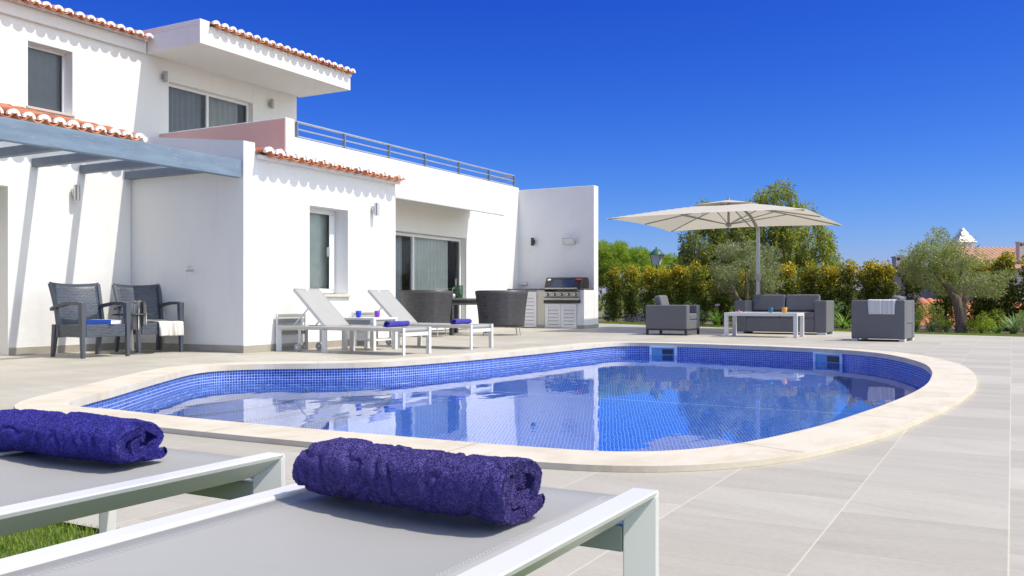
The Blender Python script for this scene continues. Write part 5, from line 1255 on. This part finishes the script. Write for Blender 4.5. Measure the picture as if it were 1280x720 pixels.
# ------------------------------------------------------------------ neighbouring houses beyond the hedge
def tile_plane(mb, a, b, c, d, pitch=.22):
    """ribbed terracotta slope between bottom edge a-b and top edge d-c"""
    a, b, c, d = (Vector(q) for q in (a, b, c, d)); k = max(2, int((b - a).length / pitch)); up = (b - a).cross(d - a).normalized()
    seg = 4; vs = []; ncol = k * seg
    for i in range(ncol + 1):
        f = i / ncol; h = abs(math.sin(math.pi * i / seg)) * .06
        vs += [a + (b - a) * f + up * h, d + (c - d) * f + up * h]
    mb.add(vs, [(2 * i, 2 * i + 2, 2 * i + 3, 2 * i + 1) for i in range(ncol)])
def nb(lat, dep): return (ex.x * lat + .875 * dep, ex.y * lat + .484 * dep)
def house_block(label, lat0, lat1, dep0, dep1, zw, zr, chim=(), wallm='pale_wall', z0=-3):
    c = nb((lat0 + lat1) / 2, (dep0 + dep1) / 2); t = thing('neighbour_house', label, 'house', (c[0], c[1], z0), -THETA + R(0)); 
    t.rotation_euler = (0, 0, THETA - R(90))      # local x = lateral, local y = away
    L_, D_ = (lat1 - lat0) / 2, (dep1 - dep0) / 2
    mb = MB(); mb.box((-L_, -D_, 0), (L_, D_, zw - z0)); mb.build('wall', wallm, t)
    if zr > zw:
        mb = MB(); z1, z2 = zw - z0, zr - z0
        tile_plane(mb, (-L_ - .3, -D_ - .3, z1 - .05), (L_ + .3, -D_ - .3, z1 - .05), (L_ + .3, 0, z2), (-L_ - .3, 0, z2)); tile_plane(mb, (L_ + .3, D_ + .3, z1 - .05), (-L_ - .3, D_ + .3, z1 - .05), (-L_ - .3, 0, z2), (L_ + .3, 0, z2))
        ro = mb.build('roof', 'tile_pale', t)
    else: ro = t
    for x, y, w_, za_, zb_ in chim:
        mb = MB(); mb.box((x - w_, y - w_, za_ - z0), (x + w_, y + w_, zb_ - z0)); mb.box((x - w_ * 1.15, y - w_ * 1.15, zb_ - z0 + .001), (x + w_ * 1.15, y + w_ * 1.15, zb_ - z0 + .06)); ch = mb.build('chimney', wallm, ro)
        for s_ in (-.5, .5):
            mb = MB(); mb.box((x + s_ * w_ - w_ * .32, y - w_ - .004, zb_ - z0 - .16), (x + s_ * w_ + w_ * .32, y - w_ - .002, zb_ - z0 - .04)); mb.build('chimney_vent', 'dark_metal', ch)
    return t
# far villa, upper right: x in metres to the right of the optical axis, depth in metres
house_block('distant villa with pale terracotta roof and two chimneys at the right edge', 22.9, 31.0, 44, 50, 2.25, 3.42, [(-1.95, -2.6, .17, 2.1, 3.50), (-1.05, -2.6, .17, 2.1, 3.47)], 'pale_wall')
py = thing('roof_turret', 'small white pyramid roofed turret peeking out behind the right olive', 'turret', (*nb(23.95, 48), -3), THETA - R(90))
mb = MB(); mb.box((-.40, -.40, 0), (.40, .40, 6.75)); mb.build('tower', 'frame', py); mb = MB(); mb.add([(-.5, -.5, 6.751), (.5, -.5, 6.751), (.5, .5, 6.751), (-.5, .5, 6.751), (0, 0, 7.55)], [(0, 1, 4), (1, 2, 4), (2, 3, 4), (3, 0, 4), (3, 2, 1, 0)]); mb.build('roof', 'frame', py)
dh = house_block('distant dark roofed house with a pale chimney left of the right olive', 20.9, 24.0, 49, 54, 2.1, 2.1, [(-1.05, -1.5, .28, 2.1, 3.05)], 'pale_wall')
mb = MB(); mb.extrude([(-1.9, -2.9, 5.1), (1.9, -2.9, 5.1), (1.5, -2.9, 5.55), (-1.4, -2.9, 5.55)], (0, 5.6, 0)); mb.build('roof', 'dark_metal', dh)
# low tiled roof just beyond the hedge, with a pale wall under it
lr = thing('garden_outbuilding', 'low outbuilding with coarse terracotta tiles seen through the hedge gap', 'outbuilding', (*nb(13.4, 27.2), -1.25), THETA - R(90))
mb = MB(); tile_plane(mb, (-1.75, -.8, 1.1), (5.2, -.8, .6), (5.0, 1.6, 1.75), (-1.65, 1.2, 2.02), .26); mb.build('roof', 'tile', lr)
mb = MB(); mb.box((-1.55, -.45, 0), (4.9, 1.0, .95)); mb.build('wall', 'pale_wall', lr)

# distant tree belt so the horizon is not bare
rs = np.random.RandomState(77); cen = []
for k in range(420):
    az = rs.uniform(-38, 42); dd = rs.uniform(62, 90); lat = dd * math.tan(R(az)); z = rs.uniform(-1.5, .9)
    cen.append((pc(lat, dd, z), (rs.uniform(1.0, 2.0), rs.uniform(1.0, 2.0), rs.uniform(.6, 1.1))))
P, O, I = blobs(cen, 2.2, rs, .5); V, F, mi = leaves(P, rs.uniform(.3, .55, len(P)), rs, (rs.rand(len(P)) < .5).astype(int), 0, .6, O)
tag(leafmesh('distant_trees', V, F, mi, ['leaf_pepper_b', 'leaf_dark']), 'far belt of dark trees along the horizon', 'trees', None, 'stuff')

# ------------------------------------------------------------------ grass
def grass(name, n_, sampler, hmin, hmax, seed, wd, label):
    rs = np.random.RandomState(seed); P = sampler(rs, n_); n_ = len(P); a = rs.uniform(0, 6.28, n_); h = rs.uniform(hmin, hmax, n_); lean = rs.uniform(.1, .8, n_); dx = np.cos(a); dy = np.sin(a)
    w_ = wd * rs.uniform(.6, 1.2, n_); z = np.full(n_, -.014)
    b0 = np.stack([P[:, 0] - dy * w_, P[:, 1] + dx * w_, z], 1); b1 = np.stack([P[:, 0] + dy * w_, P[:, 1] - dx * w_, z], 1)
    m = np.stack([P[:, 0] + dx * h * lean * .35, P[:, 1] + dy * h * lean * .35, z + h * .6], 1); tp = np.stack([P[:, 0] + dx * h * lean, P[:, 1] + dy * h * lean, z + h * (1 - .3 * lean)], 1)
    side = np.stack([dy * w_ * .7, -dx * w_ * .7, np.zeros(n_)], 1)
    V = np.concatenate([b0, b1, m + side, m - side, tp]); i = np.arange(n_)
    F1 = np.stack([i, i + n_, i + 2 * n_, i + 3 * n_], 1).tolist(); F2 = np.stack([i + 3 * n_, i + 2 * n_, i + 4 * n_], 1).tolist()
    me = bpy.data.meshes.new(name); me.from_pydata(V.tolist(), [], F1 + F2); me.materials.append(M['blade']); me.update(); o = bpy.data.objects.new(name, me); col.objects.link(o); return tag(o, label, 'grass', None, 'stuff')
grass('grass', 60000, lambda r, k: np.stack([r.uniform(.2, 1.815, k), r.uniform(.3, 3.6, k)], 1), .016, .034, 1, .0017, 'short bright lawn grass under the foreground loungers')
def strip(r, k):
    a = [(17.2, -9.0), (19.70, -.45), (20.557, 2.2), (24.6, 10.2), (25.3, 11.6)]; b = e2; seg = r.randint(1, 4, k); f = r.rand(k); g = r.rand(k); A_ = np.array(a); B_ = np.array(b)
    p = A_[seg] * (1 - f)[:, None] + A_[seg + 1] * f[:, None]; q = B_[seg] * (1 - f)[:, None] + B_[seg + 1] * f[:, None]; return p * (1 - g)[:, None] + q * g[:, None]
grass('grass', 40000, strip, .015, .04, 2, .004, 'mown lawn strip between the paving and the planting bed')
